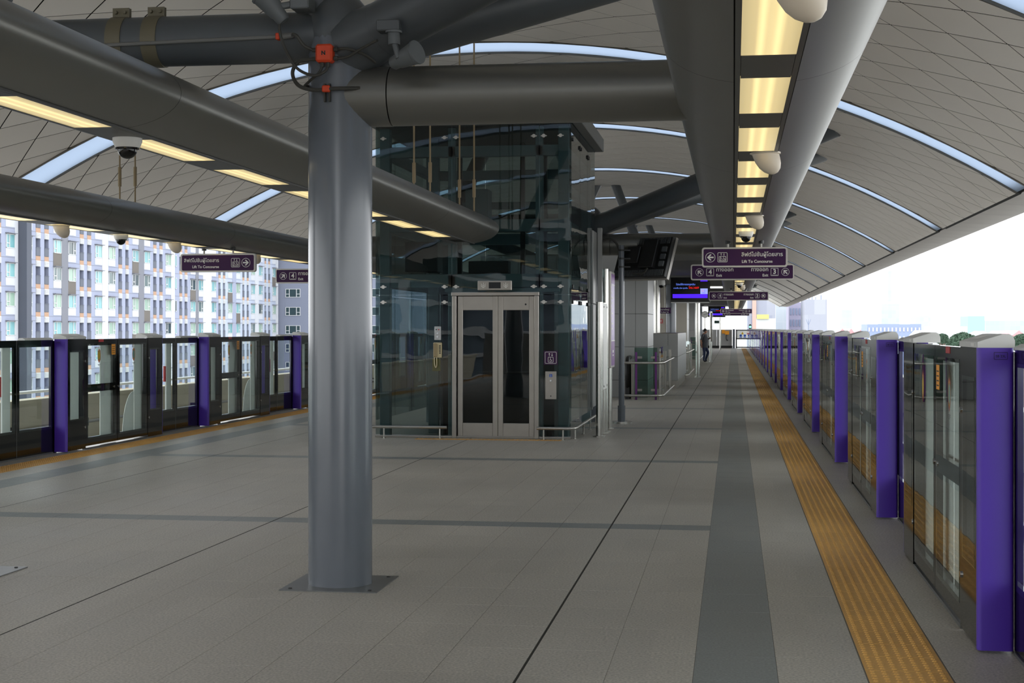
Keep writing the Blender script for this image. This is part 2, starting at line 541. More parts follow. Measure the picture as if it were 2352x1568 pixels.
# short tactile line before the lift doors
st = thing('tactile_strip', 'short orange tactile line on the floor before the lift doors', 'tactile paving', (-3.45, 21.12, 0.0))
lt = MB(); lt.box(-0.15,0.15,-0.07,0.07,-0.004,0.003)
for i in range(5):
    lt.box(-0.13+i*0.06,-0.11+i*0.06,-0.06,0.06,0.003,0.008)
lme = lt.mesh('tactile_bar_tile', 'tactile_yellow')
for i in range(7): piece(lme, 'tactile_bar_tile', st, (-0.96+i*0.305, 0, 0.001))

# viaduct deck, tracks and parapets beyond the gates
for sg, xa, nm in ((1, 1.42, 'right'), (-1, -8.75, 'left')):
    d = MB().box(xa, xa+sg*4.3, -30, 150, -1.45, -1.15).build('trackbed_'+nm, 'deck'); struct(d, 'concrete track bed of the viaduct on the %s of the platform' % ('sky side' if sg > 0 else 'apartment side'))
    pz = 0.22 if sg < 0 else -0.05
    px = xa+sg*4.05
    p = MB()
    p.box(px, px+sg*0.22, -30, 150, -1.2, pz)
    p.box(px-sg*0.05, px+sg*0.28, -30, 150, pz, pz+0.07)
    struct(p.build('wall_parapet_'+nm, 'concrete' if sg < 0 else 'concrete_light'), 'long beige concrete parapet wall along the outer side of the track')
    for k, off in enumerate((0.95, 2.385)):
        rl = MB().prism([(-0.07,0),(0.07,0),(0.07,0.02),(0.015,0.03),(0.015,0.12),(0.035,0.13),(0.035,0.16),(-0.035,0.16),(-0.035,0.13),(-0.015,0.12),(-0.015,0.03),(-0.07,0.02)], 'y', -30, 150)
        rl.v = [(v[0]+xa+sg*off, v[1], v[2]-1.15) for v in rl.v]
        tag(rl.build('running_rail', 'dark_steel'), 'steel running rail on the track bed of the %s' % ('sky side' if sg > 0 else 'apartment side'), 'rail', 'rails '+nm)
hr = thing('parapet_handrail', 'white pipe handrail along the beige parapet across the track', 'handrail', (-12.85, 24, 0.29))
hb = MB().tube((-12.92, 6, 0.42), (-12.92, 60, 0.42), 0.03, n=10); hb.build('pipe', 'pipe_white', hr)
bm_ = MB().box(-12.94,-12.90,-0.02,0.02,0.28,0.42).mesh('bracket', 'pipe_grey', (-12.85, 0, 0.29))
for i in range(18): piece(bm_, 'bracket', hr, (0, 7+i*3-24, 0))
cr = thing('cable_rail', 'dark grey conduit clipped low on the inside of the parapet', 'conduit', (-12.7, 24, -0.3))
MB().tube((-12.72, 6, -0.25), (-12.72, 60, -0.25), 0.03, n=8).build('pipe', 'pipe_grey', cr)
c2 = MB().box(-12.80,-12.68,-0.05,0.05,-0.33,-0.17).mesh('clip', 'dark_steel', (-12.7, 0, -0.3))
for i in range(18): piece(c2, 'clip', cr, (0, 7+i*3-24, 0))
gnd = MB().box(-1400, 1600, -400, 2600, -13.5, -13.0).build('ground', mat('city_ground', (176,177,174), 0.9, 0, 0.12, 0.02, coords='World'))
struct(gnd, 'pale city ground far below the viaduct')
# ---------------------------------------------------------------- roof vault
RX, RZ, RR = -3.584, -8.409, 14.078
XE = 3.93
A0 = math.asin((XE-RX)/RR)
RY0, RY1 = -9.0, 133.0
SKY0, SKYP, SKYW = 20.85, 8.36, 0.92
def roofp(s, y, off=0.0):
    a = A0 - s/RR
    return (RX+(RR+off)*math.sin(a), y, RZ+(RR+off)*math.cos(a))
ARC = 2*A0*RR
bk = MB(); ns = 40
# backing skin above the panels, left open over the skylights
ybands = []
sky_y = [SKY0+SKYP*k for k in range(-4, 15)]
yy = RY0
for y in sky_y:
    if y > RY0 and y+SKYW < RY1:
        ybands.append((yy, y)); yy = y+SKYW
ybands.append((yy, RY1))
for (a, b) in ybands:
    vs = []
    for i in range(ns+1):
        s = -0.06+(ARC+0.12)*i/ns
        vs += [roofp(s, a, 0.028), roofp(s, b, 0.028), roofp(s, b, 0.22), roofp(s, a, 0.22)]
    fs = []
    for i in range(ns):
        o = 4*i
        fs += [(o, o+1, o+5, o+4), (o+3, o+7, o+6, o+2), (o, o+4, o+7, o+3), (o+1, o+2, o+6, o+5)]
    fs += [(0,3,2,1), (4*ns, 4*ns+1, 4*ns+2, 4*ns+3)]
    bk.add(vs, fs)
roof = bk.build('ceiling', 'roof_backing', loc=(RX, 57.5, 5))
struct(roof, 'curved vault ceiling of light diamond metal panels over the platform')
# diamond panels
H1 = ARC/30.0; H2 = 0.5225
def clip(poly, lo, hi, ax):
    for sign, lim in ((1, lo), (-1, hi)):
        out = []
        for i in range(len(poly)):
            p, q = poly[i], poly[(i+1) % len(poly)]
            a, b = sign*(p[ax]-lim), sign*(q[ax]-lim)
            if a >= 0: out.append(p)
            if (a >= 0) != (b >= 0):
                t = a/(a-b); out.append((p[0]+(q[0]-p[0])*t, p[1]+(q[1]-p[1])*t))
        poly = out
        if len(poly) < 3: return []
    return poly
panels = []
g = 0.016
for (ya, yb) in ybands:
    j0 = int((ya-22.35)/H2)-2; j1 = int((yb-22.35)/H2)+2
    for i in range(0, 31):
        for j in range(j0, j1+1):
            if (i+j) % 2 == 0: continue
            s, y = i*H1, 22.35+j*H2
            poly = clip(clip([(s-H1+g, y), (s, y-H2+g), (s+H1-g, y), (s, y+H2-g)], ya+0.018, yb-0.045, 1), 0.0, ARC, 0)
            if len(poly) >= 3 and abs(sum(p[0]*q[1]-p[1]*q[0] for p, q in zip(poly, poly[1:]+poly[:1]))) > 0.02:
                panels.append(poly)
def panel_geo(mb, poly, o=(0,0,0)):
    n = len(poly); cs = sum(p[0] for p in poly)/n; cy = sum(p[1] for p in poly)/n
    P = lambda s, y, off: tuple(a-b for a, b in zip(roofp(s, y, off), o))
    vs = [P(*p, 0.0) for p in poly] + [P(*p, 0.004) for p in poly] + [P(cs, cy, -0.007)]
    fs = [(i, (i+1) % n, 2*n) for i in range(n)] + [(i, n+i, n+(i+1) % n, (i+1) % n) for i in range(n)]
    return mb.add(vs, fs)
def pcen(poly): return roofp(sum(p[0] for p in poly)/len(poly), sum(p[1] for p in poly)/len(poly))
vp = sorted([p for p in panels if inframe(pcen(p), 10)], key=lambda p: Vector(pcen(p)).length)[:300]
vids = set(id(p) for p in vp)
for p in vp:
    panel_geo(MB(), p).build('ceiling_panel', 'roof_panel', roof, ang=50)
rp = MB()
for p in panels:
    if id(p) not in vids: panel_geo(rp, p)
tag(rp.build('ceiling_paneling', 'roof_panel', roof, ang=50), None, kind='stuff')
# skylights
m = bpy.data.materials.new('skylight_sheet'); m.use_nodes = True; nt = m.node_tree; nt.nodes.clear()
o_ = nt.nodes.new('ShaderNodeOutputMaterial'); t_ = nt.nodes.new('ShaderNodeBsdfTranslucent'); d_ = nt.nodes.new('ShaderNodeBsdfDiffuse'); x_ = nt.nodes.new('ShaderNodeMixShader')
t_.inputs['Color'].default_value = (0.47, 0.525, 0.60, 1); d_.inputs['Color'].default_value = (0.5, 0.55, 0.6, 1); x_.inputs[0].default_value = 0.15
nt.links.new(t_.outputs[0], x_.inputs[1]); nt.links.new(d_.outputs[0], x_.inputs[2]); nt.links.new(x_.outputs[0], o_.inputs[0]); MATS['skylight_sheet'] = m
mat('skylight_rim', (92,88,80), 0.5, 0.3)
def arcstrip(mb, y0, y1, o0, o1, n=40, s0=0.0, s1=None):
    s1 = ARC if s1 is None else s1; vs = []
    for i in range(n+1):
        s = s0+(s1-s0)*i/n
        vs += [roofp(s, y0, o0), roofp(s, y1, o0), roofp(s, y1, o1), roofp(s, y0, o1)]
    fs = []
    for i in range(n):
        q = 4*i
        fs += [(q, q+1, q+5, q+4), (q+3, q+7, q+6, q+2), (q, q+4, q+7, q+3), (q+1, q+2, q+6, q+5)]
    fs += [(0,3,2,1), (4*n, 4*n+1, 4*n+2, 4*n+3)]
    return mb.add(vs, fs)
kk = 0
for y in sky_y:
    if not (y > RY0 and y+SKYW < RY1): continue
    kk += 1
    w = thing('window_%d' % kk, 'pale blue translucent skylight strip arching across the panelled vault', None, (RX, y+SKYW/2, 5.5), kind='structure')
    w['group'] = 'skylight strips across the vault'
    arcstrip(MB(), y+0.01, y+SKYW-0.008, 0.026, 0.034).build('pane', 'skylight_sheet', w)
    r = MB(); arcstrip(r, y-0.04, y+0.02, -0.014, 0.03); arcstrip(r, y+SKYW-0.012, y+SKYW+0.014, -0.002, 0.03)
    r.build('rim', 'skylight_rim', w)
    cb = MB()
    for s in (3.35, ARC-3.35): arcstrip(cb, y+0.03, y+SKYW-0.03, 0.0, 0.026, 1, s-0.03, s+0.03)
    cb.build('crossbar', 'skylight_rim', w)
# eaves: dark gap and gutter fascia both sides
for sg, nm in ((1, 'right'), (-1, 'left')):
    def ex(x): return x if sg > 0 else 2*RX-x
    fa = thing('eave_gutter', 'long stained grey gutter fascia along the %s eave of the roof' % ('sky side' if sg > 0 else 'apartment side'), 'gutter', (ex(4.3), 57.5, 3.4))
    prof = [(ex(a), b) for a, b in ((4.05,3.53),(4.2,3.515),(4.4,3.50),(4.6,3.49),(4.72,3.50),(4.78,3.56),(4.78,3.75),(4.05,3.75))]
    L = 2.05; n = int((RY1-RY0)/L)
    gm = MB().prism(prof, 'y', 0.004, L-0.004).mesh('fascia_sheet', 'gutter', (ex(4.3), 0, 3.4))
    for i in range(n): piece(gm, 'fascia_sheet', fa, (0, RY0+i*L-57.5, 0))
    MB().box(ex(3.9), ex(4.06), RY0, RY1, 3.62, 3.70).build('dark_gap_strip', 'dark_gap', fa)

# ---------------------------------------------------------------- light beams
BA, BB, BZ = 0.475, 0.205, 2.955
SLOTW = 0.145
m = bpy.data.materials.new('light_diffuser'); m.use_nodes = True; nt = m.node_tree; b_ = nt.nodes['Principled BSDF']
tc = nt.nodes.new('ShaderNodeTexCoord'); sx = nt.nodes.new('ShaderNodeSeparateXYZ'); nt.links.new(tc.outputs['Generated'], sx.inputs[0])
rmp = nt.nodes.new('ShaderNodeValToRGB'); rmp.color_ramp.interpolation = 'EASE'
el = rmp.color_ramp.elements; el[0].position = 0.0; el[0].color = (0.45,)*3+(1,); el[1].position = 1.0; el[1].color = (0.45,)*3+(1,)
for p_, v_ in ((0.22, .55), (0.34, 1.0), (0.44, .72), (0.52, .75), (0.62, 1.0), (0.76, .58)):
    e_ = el.new(p_); e_.color = (v_, v_, v_, 1)
nt.links.new(sx.outputs['X'], rmp.inputs[0])
mu = nt.nodes.new('ShaderNodeMath'); mu.operation = 'MULTIPLY'; mu.inputs[1].default_value = 1.15
nt.links.new(rmp.outputs[0], mu.inputs[0]); nt.links.new(mu.outputs[0], b_.inputs['Emission Strength'])
b_.inputs['Emission Color'].default_value = lin((255,228,158)); b_.inputs['Base Color'].default_value = (.5,.48,.4,1); b_.inputs['Roughness'].default_value = .25
MATS['light_diffuser'] = m
LP0, LPP, LPL = 6.92, 1.718, 1.15
def light_beam(xc, y0, y1, label, seams):
    t = thing('light_beam', label, 'beam', (xc, (y0+y1)/2, 2.75))
    zb = BZ-BB*math.sqrt(1-(SLOTW/BA)**2)
    a0 = math.asin(SLOTW/BA)
    prof = []
    for i in range(41):
        a = a0 + (2*PI-2*a0)*i/40
        prof.append((xc+BA*math.sin(a), BZ-BB*math.cos(a)))
    # shell sections between joints, butted with a hairline gap
    ys = [y0]+seams+[y1]
    for a, b in zip(ys, ys[1:]):
        sh = MB(); n = len(prof)
        vs = [(p[0], a+0.003, p[1]) for p in prof]+[(p[0], b-0.003, p[1]) for p in prof]
        sh.add(vs, [(i, n+i, n+i+1, i+1) for i in range(n-1)])
        sh.build('cladding_shell', 'beam_cladding', t, ang=60)
    core = MB(); inner = [(xc+(p[0]-xc)*0.97, BZ+(p[1]-BZ)*0.94+0.004) for p in prof]
    core.prism(inner, 'y', y0+0.02, y1-0.02); core.build('core', 'dark_gap', t, ang=60)
    fr = MB()
    for sg in (-1, 1):
        fr.box(xc+sg*(SLOTW-0.006), xc+sg*(SLOTW-0.03), y0, y1, zb-0.012, zb+0.012)
    fr.build('slot_rail', 'beam_trim', t)
    bl = MB().box(-0.113, 0.113, 0, LPP-LPL, -0.006, 0.008).mesh('blank_plate', 'beam_trim')
    lp = MB().box(-0.115, 0.115, 0, LPL, -0.004, 0.006).mesh('light_panel', 'light_diffuser')
    k = math.ceil((y0-LP0)/LPP); c = WL[t.name]
    while LP0+k*LPP+LPP < y1:
        yk = LP0+k*LPP
        piece(lp, 'light_panel', t, (0, yk-c.y, zb-c.z-0.006)); piece(bl, 'blank_plate', t, (0, yk+LPL-c.y, zb-c.z-0.006))
        k += 1
    return t, zb
XBR, XBC, XBL = 0.145, -3.62, -7.43
light_beam(XBR, -6, 121, 'grey light beam with warm panels running beside the gates marked SB', [3.0, 7.1, 11.2, 15.4, 19.6, 23.8, 28, 36, 44, 60, 80])
cb_, zb_ = light_beam(XBC, -6, 19.95, 'grey light beam with warm panels ending before the glass lift', [4.4, 8.2, 12.3, 16.4, 19.2])
light_beam(XBL, -6, 121, 'grey light beam with warm panels beside the apartment side gates', [12.6, 16.0, 20.2, 24.4, 28.6, 36, 50, 80])

# hanger rods with turnbuckles
def hanger(x, y, label):
    t = thing('hanger_rod', label, 'hanger rod', (x, y, BZ+BB*0.97), group='hanger rods from the vault')
    zt = RZ+math.sqrt(RR*RR-(x-RX)**2); z0 = BZ+BB*0.9
    r = MB().tube((x,y,z0), (x,y,zt+0.02), 0.011, n=8); r.build('rod', 'rod_tan', t)
    q = MB().tube((x,y,z0+0.22), (x,y,z0+0.46), 0.022, n=8); q.build('turnbuckle', 'rod_tan', t)
    MB().tube((x,y,zt-0.012), (x,y,zt+0.01), 0.05, n=12).build('ceiling_rose', 'rod_tan', t)
    MB().tube((x,y,z0-0.005), (x,y,z0+0.02), 0.022, n=8).build('nut', 'dark_steel', t)
for x, y in ((-3.815,17.6),(-3.617,17.6),(-3.645,19.7),(-3.447,19.7)): hanger(x, y, 'thin tan rod with turnbuckle hanging the beam before the lift')
for y in (17.55,):
    for dx in (-0.1, 0.1): hanger(XBL+dx, y, 'thin tan rod with turnbuckle hanging the apartment side beam')

# ---------------------------------------------------------------- columns with branching roof struts
COLX, COLX2, CP0, CPP = -2.44, -4.98, 9.08, 16.6
def column(x, y, sg, label, full):
    t = thing('roof_column', label, 'column', (x, y, 0), group=None)
    MB().lathe([(0.2,0.004),(0.2,3.42),(0.195,3.5),(0.16,3.56)], 40, Matrix.Translation((x,y,0))).build('shaft', 'column_paint', t)
    bp = MB().box(x-0.305, x+0.305, y-0.305, y+0.305, -0.004, 0.006).build('base_plate', 'plate_grey', t)
    bo = MB()
    for dx in (-0.25, 0.25):
        for dy in (-0.25, 0.25): bo.lathe([(0.012,0.006),(0.012,0.011),(0.0001,0.013)], 8, Matrix.Translation((x+dx,y+dy,0)))
    bo.build('bolt', 'dark_steel', bp)
    node = Vector((x, y, 3.33))
    MB().ball((x, y, 3.45), (.205,.205,.26), 28, 14).build('node_casting', 'strut_paint', t, ang=80)
    for dy in (-1.75, 1.75):
        xe = RX+sg*(1.59-RX); e = Vector((xe, y+dy, 4.78)); d = (e-node).normalized()
        MB().tube(node, e, 0.172, n=28).build('outer_strut', 'strut_paint', t)
        MB().tube(node+d*0.1, node+d*0.36, 0.20, 0.1724, n=28).build('strut_collar', 'strut_paint', t)
    e = Vector((RX+sg*0.25, y, 5.72))
    MB().tube(node, e, 0.13, n=24).build('inner_strut', 'strut_paint', t)
    # side pipe into the light beam, with a sleeve joint
    bx = XBR if sg > 0 else XBL
    if full: MB().tube((x+sg*0.34, y, 3.045), (bx-sg*0.33, y, 3.045), 0.184, n=32).build('side_pipe', 'beam_cladding', t)
    if full: MB().tube((x+sg*0.05, y, 3.045), (x+sg*0.333, y, 3.045), 0.186, n=32).build('side_sleeve', 'beam_cladding', t)
    if sg > 0:
        MB().tube((x-0.1, y, 3.43), (COLX2+0.1, y, 3.43), 0.158, n=28).build('tie_pipe', 'strut_paint', t)
    return t
words = ['standing before the glass lift', 'standing beside the glass lift', 'second past the glass lift', 'third past the glass lift', 'fourth past the glass lift', 'fifth past the glass lift', 'last before the platform end wall']
for k in range(7):
    y = CP0+CPP*k
    column(COLX, y, 1, 'round grey steel column with roof struts on the sky side, '+words[k], k < 2)
    column(COLX2, y, -1, 'round grey steel column with roof struts on the apartment side, '+words[k], k < 2)

# fittings on the front column
yf = CP0-0.2
jb = thing('junction_box', 'small orange junction box marked N on the front column', 'box', (COLX-0.03, CP0-0.21, 3.28))
MB().cbox(COLX-0.085, COLX+0.02, CP0-0.275, CP0-0.195, 3.225, 3.335, 0.012).build('case', 'box_orange', jb)
Print(faceY(COLX-0.0325, CP0-0.2765, 3.28)).text('N', 0, -0.013, 0.034, 'CENTER', 0.05).build('letter', 'ink', jb)
gl_ = MB()
for (a, z) in ((-0.1, 3.305), (-0.1, 3.25), (0.035, 3.305), (0.035, 3.25)):
    gl_.tube((COLX+a-0.012, CP0-0.235, z), (COLX+a+0.012, CP0-0.235, z), 0.014, n=8)
for a in (-0.05, -0.015): gl_.tube((COLX+a, CP0-0.235, 3.2), (COLX+a, CP0-0.235, 3.225), 0.014, n=8)
gl_.build('gland', 'cable', jb)
def cab(name, label, pts, r=0.011):
    o = MB().path(catmull(pts, 8), r, 8).build(name, 'cable'); tag(o, label, 'cable'); return o
Y_ = CP0-0.235
cab('cable', 'grey cable looping from the orange box round the front column', [(COLX-.11,Y_,3.25),(COLX-.2,Y_,3.235),(COLX-.245,Y_+.02,3.17),(COLX-.2,Y_,3.09),(COLX-.1,Y_,3.06),(COLX+.02,Y_-.005,3.065),(COLX+.1,Y_+.03,3.07),(COLX+.17,Y_+.06,3.075)], 0.012)
cab('cable', 'grey cable from conduit end down to the orange box', [(COLX-.23,CP0-.26,3.40),(COLX-.2,CP0-.27,3.385),(COLX-.16,CP0-.26,3.33),(COLX-.11,Y_,3.305)])
cab('cable', 'grey cable hanging from the upper floodlight to the orange box underside', [(COLX-.31,CP0-.26,3.52),(COLX-.31,CP0-.27,3.42),(COLX-.27,CP0-.27,3.3),(COLX-.2,CP0-.27,3.19),(COLX-.1,CP0-.26,3.145),(COLX-.03,CP0-.25,3.17),(COLX-.015,Y_,3.21)], 0.009)
cab('cable', 'grey cable rising from orange box to the lower floodlight bracket', [(COLX+.04,Y_,3.25),(COLX+.12,CP0-.26,3.255),(COLX+.22,CP0-.32,3.29),(COLX+.33,CP0-.38,3.325)], 0.009)
cab('cable', 'grey cable from the orange box over the side pipe', [(COLX+.04,Y_,3.305),(COLX+.12,CP0-.27,3.30),(COLX+.22,CP0-.24,3.265),(COLX+.26,CP0-.15,3.235)], 0.009)
cab('cable', 'short grey cable curling below orange box round the column edge', [(COLX-.05,Y_,3.205),(COLX-.07,Y_-.005,3.165),(COLX-.14,Y_+.03,3.12),(COLX-.195,CP0-.12,3.105),(COLX-.205,CP0-.02,3.12)], 0.009)
ch = thing('cable_clamp', 'small orange cable clamp on a strut channel on the front column', 'clamp', (COLX-.03, CP0-.2, 3.0))
MB().box(COLX-.045,COLX-.035,CP0-.225,CP0-.19,2.99,3.1).box(COLX-.015,COLX-.005,CP0-.225,CP0-.19,2.99,3.1).build('channel', 'cable', ch)
MB().cbox(COLX-.05,COLX+.0,CP0-.255,CP0-.225,3.045,3.085,.006).build('saddle', 'box_orange', ch)
# floodlights
def flood(name, label, base, tip_dir, r):
    t = thing(name, label, 'floodlight', base)
    b = Vector(base); d = Vector(tip_dir).normalized()
    q = d.to_track_quat('Z', 'Y').to_matrix().to_4x4(); M = Matrix.Translation(b) @ q
    MB().lathe([(r*.45,-r*2.6),(r*.6,-r*2.4),(r*.62,-r*1.9),(r*.72,-r*1.7),(r*.98,0),(r*1.05,0.005),(r*1.05,r*.25),(r*.93,r*.27)], 24, M).build('housing', 'spot_grey', t)
    MB().lathe([(r*.93,r*.2),(r*.5,r*.24),(.0001,r*.25)], 24, M).build('lens', 'lamp_glass', t)
    return t, b, d
f1, b1, d1 = flood('floodlight', 'grey floodlight aimed at the lift on the side pipe of the front column', (COLX+.57, CP0-.42, 3.235), (0.86, -0.42, 0.26), 0.07)
MB().tube((COLX+.44, CP0-.40, 3.30), (COLX+.47, CP0-.42, 3.205), 0.018, n=10).build('arm', 'spot_grey', f1)
MB().tube((COLX+.435, CP0-.39, 3.29), (COLX+.43, CP0-.38, 3.37), 0.036, n=14).build('knuckle', 'spot_grey', f1)
MB().lathe([(0.05,0),(0.05,0.012)], 16, Matrix.Translation((COLX+.43, CP0-.38, 3.365))).build('flange', 'spot_grey', f1)
MB().cbox(COLX+.33, COLX+.47, CP0-.42, CP0-.2, 3.375, 3.44, 0.006).build('bracket', 'strut_paint', f1)
f2, b2, d2 = flood('floodlight', 'grey floodlight aimed upward beside the head of the front column', (COLX-.40, CP0-.3, 3.63), (-0.62, -0.15, 0.78), 0.075)
MB().tube((COLX-.33, CP0-.3, 3.56), (COLX-.2, CP0-.25, 3.59), 0.022, n=10).build('arm', 'spot_grey', f2)
MB().cbox(COLX-.24, COLX-.12, CP0-.3, CP0-.14, 3.55, 3.63, 0.008).build('bracket', 'spot_grey', f2)
# conduit and pipe clamps on the tie pipe
cd = thing('conduit', 'grey steel conduit strapped along the tie pipe of the front columns', 'conduit', (-3.4, CP0-.2, 3.38))
MB().tube((-4.9, CP0-.175, 3.365), (COLX-.33, CP0-.175, 3.405), 0.012, n=10).build('pipe', 'pipe_grey', cd)
MB().tube((COLX-.33, CP0-.175, 3.405), (COLX-.25, CP0-.2, 3.408), 0.018, n=10).build('coupling', 'pipe_grey', cd)
MB().cbox(COLX-.36, COLX-.335, CP0-.2, CP0-.15, 3.385, 3.425, .004).build('saddle', 'box_orange', cd)
for x in (-3.645, -3.88):
    c = thing('pipe_clamp', 'tan bolted band clamp round the tie pipe of the front columns', 'clamp', (x, CP0, 3.27), group='band clamps on the tie pipe')
    M = Matrix.Translation((x, CP0, 3.43)) @ Matrix.Rotation(PI/2, 4, 'Y')
    MB().lathe([(0.1585,-.05),(0.164,-.05),(0.164,.05),(0.1585,.05)], 32, M).build('band', 'clamp_tan', c)
    lg = MB().box(x-.055, x+.055, CP0-.02, CP0-.008, 3.58, 3.65).box(x-.055, x+.055, CP0+.008, CP0+.02, 3.58, 3.65).build('lug', 'clamp_tan', c)
    bo = MB()
    for dx in (-.03, .03): bo.tube((x+dx, CP0-.04, 3.62), (x+dx, CP0+.04, 3.62), 0.012, n=6)
    bo.build('bolt', 'clamp_tan', lg)

# speakers and dome cameras under the beams
def speaker(x, y, label):
    t = thing('ceiling_speaker', label, 'speaker', (x, y, zb_), group='cream speakers under the beams')
    M = Matrix.Translation((x, y, zb_-0.012))
    MB().lathe([(0.1,0.006),(0.1,-0.004),(0.092,-0.008)], 24, M).build('flange', 'cream', t)
    b = MB(); n = 20; rings = []
    vs = []; prof = [(0.088,-0.006),(0.087,-0.03),(0.082,-0.065),(0.068,-0.1),(0.045,-0.125),(0.02,-0.137),(0.001,-0.14)]
    for r, z in prof:
        sh = -z*0.5
        for k in range(n):
            a = 2*PI*k/n
            vs.append((x+sh*0.6+r*math.cos(a), y+r*math.sin(a), zb_-0.012+z))
    b.add(vs, [(i*n+k, (i+1)*n+k, (i+1)*n+(k+1) % n, i*n+(k+1) % n) for i in range(len(prof)-1) for k in range(n)])
    b.build('body', 'cream', t, ang=60)
    return t
def domecam(x, y, label):
    t = thing('dome_camera', label, 'camera', (x, y, zb_), group='dome cameras under the beams')
    M = Matrix.Translation((x, y, zb_-0.012))
    MB().lathe([(0.088,0.006),(0.088,-0.02),(0.074,-0.055),(0.072,-0.058)], 28, M).build('housing', 'cam_white', t)
    MB().lathe([(0.071,-0.05),(0.071,-0.068),(0.06,-0.07)], 28, M).build('ring', 'cam_black', t)
    MB().lathe([(0.058*math.cos(a*PI/16), -0.07-0.055*math.sin(a*PI/16)) for a in range(9)], 24, M).build('dome', 'cam_black', t, ang=60)
    return t
for y, w_ in ((5.0,'third before'), (9.9,'second before'), (15.4,'next before'), (22.5,'next past'), (31,'second past'), (40,'third past')):
    speaker(XBR+0.06, y, 'cream horn speaker under the sky side beam, %s the left arrow lift sign' % w_)
for y, w_ in ((17.9,'next before'), (23.6,'next past'), (38.0,'second past')): domecam(XBR, y, 'white dome camera under the sky side beam, %s the left arrow lift sign' % w_)
for y, w_ in ((15.7,'second before'), (19.1,'next before'), (22.5,'just behind')): speaker(XBL, y, 'cream horn speaker under the apartment side beam, %s the right arrow lift sign' % w_)
domecam(XBL, 17.35, 'white dome camera under the apartment side beam')
domecam(XBC, 8.55, 'white dome camera under the beam that ends at the lift')
# ---------------------------------------------------------------- platform screen gates
GH = 1.505
CABL, LF1, LF2, CAB2, FX1, FX2, PITCH = 0.56, 1.59, 2.66, 3.22, 4.20, 5.20, 5.22
def emblem(Pr, x, y, h, core):
    # oval royal-style cypher: spire, ring, core, ribbon, two lines of print (mi: 0 red 1 gold 2 core 3 grey)
    Pr.poly([(x-.012*h, y+.30*h), (x+.012*h, y+.30*h), (x, y+.62*h)], 0)
    Pr.poly([(x-.05*h, y+.24*h), (x+.05*h, y+.24*h), (x, y+.38*h)], 1)
    Pr.ring(x, y, .31*h, .05*h, 22, 0, 0.52)
    Pr.ring(x, y, .26*h, .05*h, 22, 1, 0.52)
    Pr.ring(x, y, .21*h, .02*h, 22, 3, 0.52)
    Pr.disc(x, y, .19*h, 18, 2, 0.52)
    for sx_ in (-1, 1): Pr.poly([(x+sx_*.12*h, y+.2*h), (x+sx_*.15*h, y+.17*h), (x+sx_*.19*h, y+.33*h)], 0)
    Pr.stroke([(x-.02*h, y+.08*h), (x+.03*h, y+.03*h), (x-.03*h, y-.04*h), (x+.02*h, y-.09*h)], .02*h, 1)
    Pr.poly([(x-.16*h, y-.16*h), (x, y-.36*h), (x+.16*h, y-.16*h), (x, y-.25*h)], 0)
    Pr.rect(x-.15*h, x+.15*h, y-.42*h, y-.40*h, 3); Pr.rect(x-.12*h, x+.12*h, y-.455*h, y-.435*h, 3); Pr.rect(x-.05*h, x+.05*h, y-.49*h, y-.475*h, 3)
mat('emb_red', (168,70,44), 0.5); mat('emb_gold', (176,140,40), 0.5); mat('emb_yellow', (196,170,30), 0.5); mat('emb_teal', (84,140,140), 0.5); mat('emb_grey', (90,90,92), 0.6)

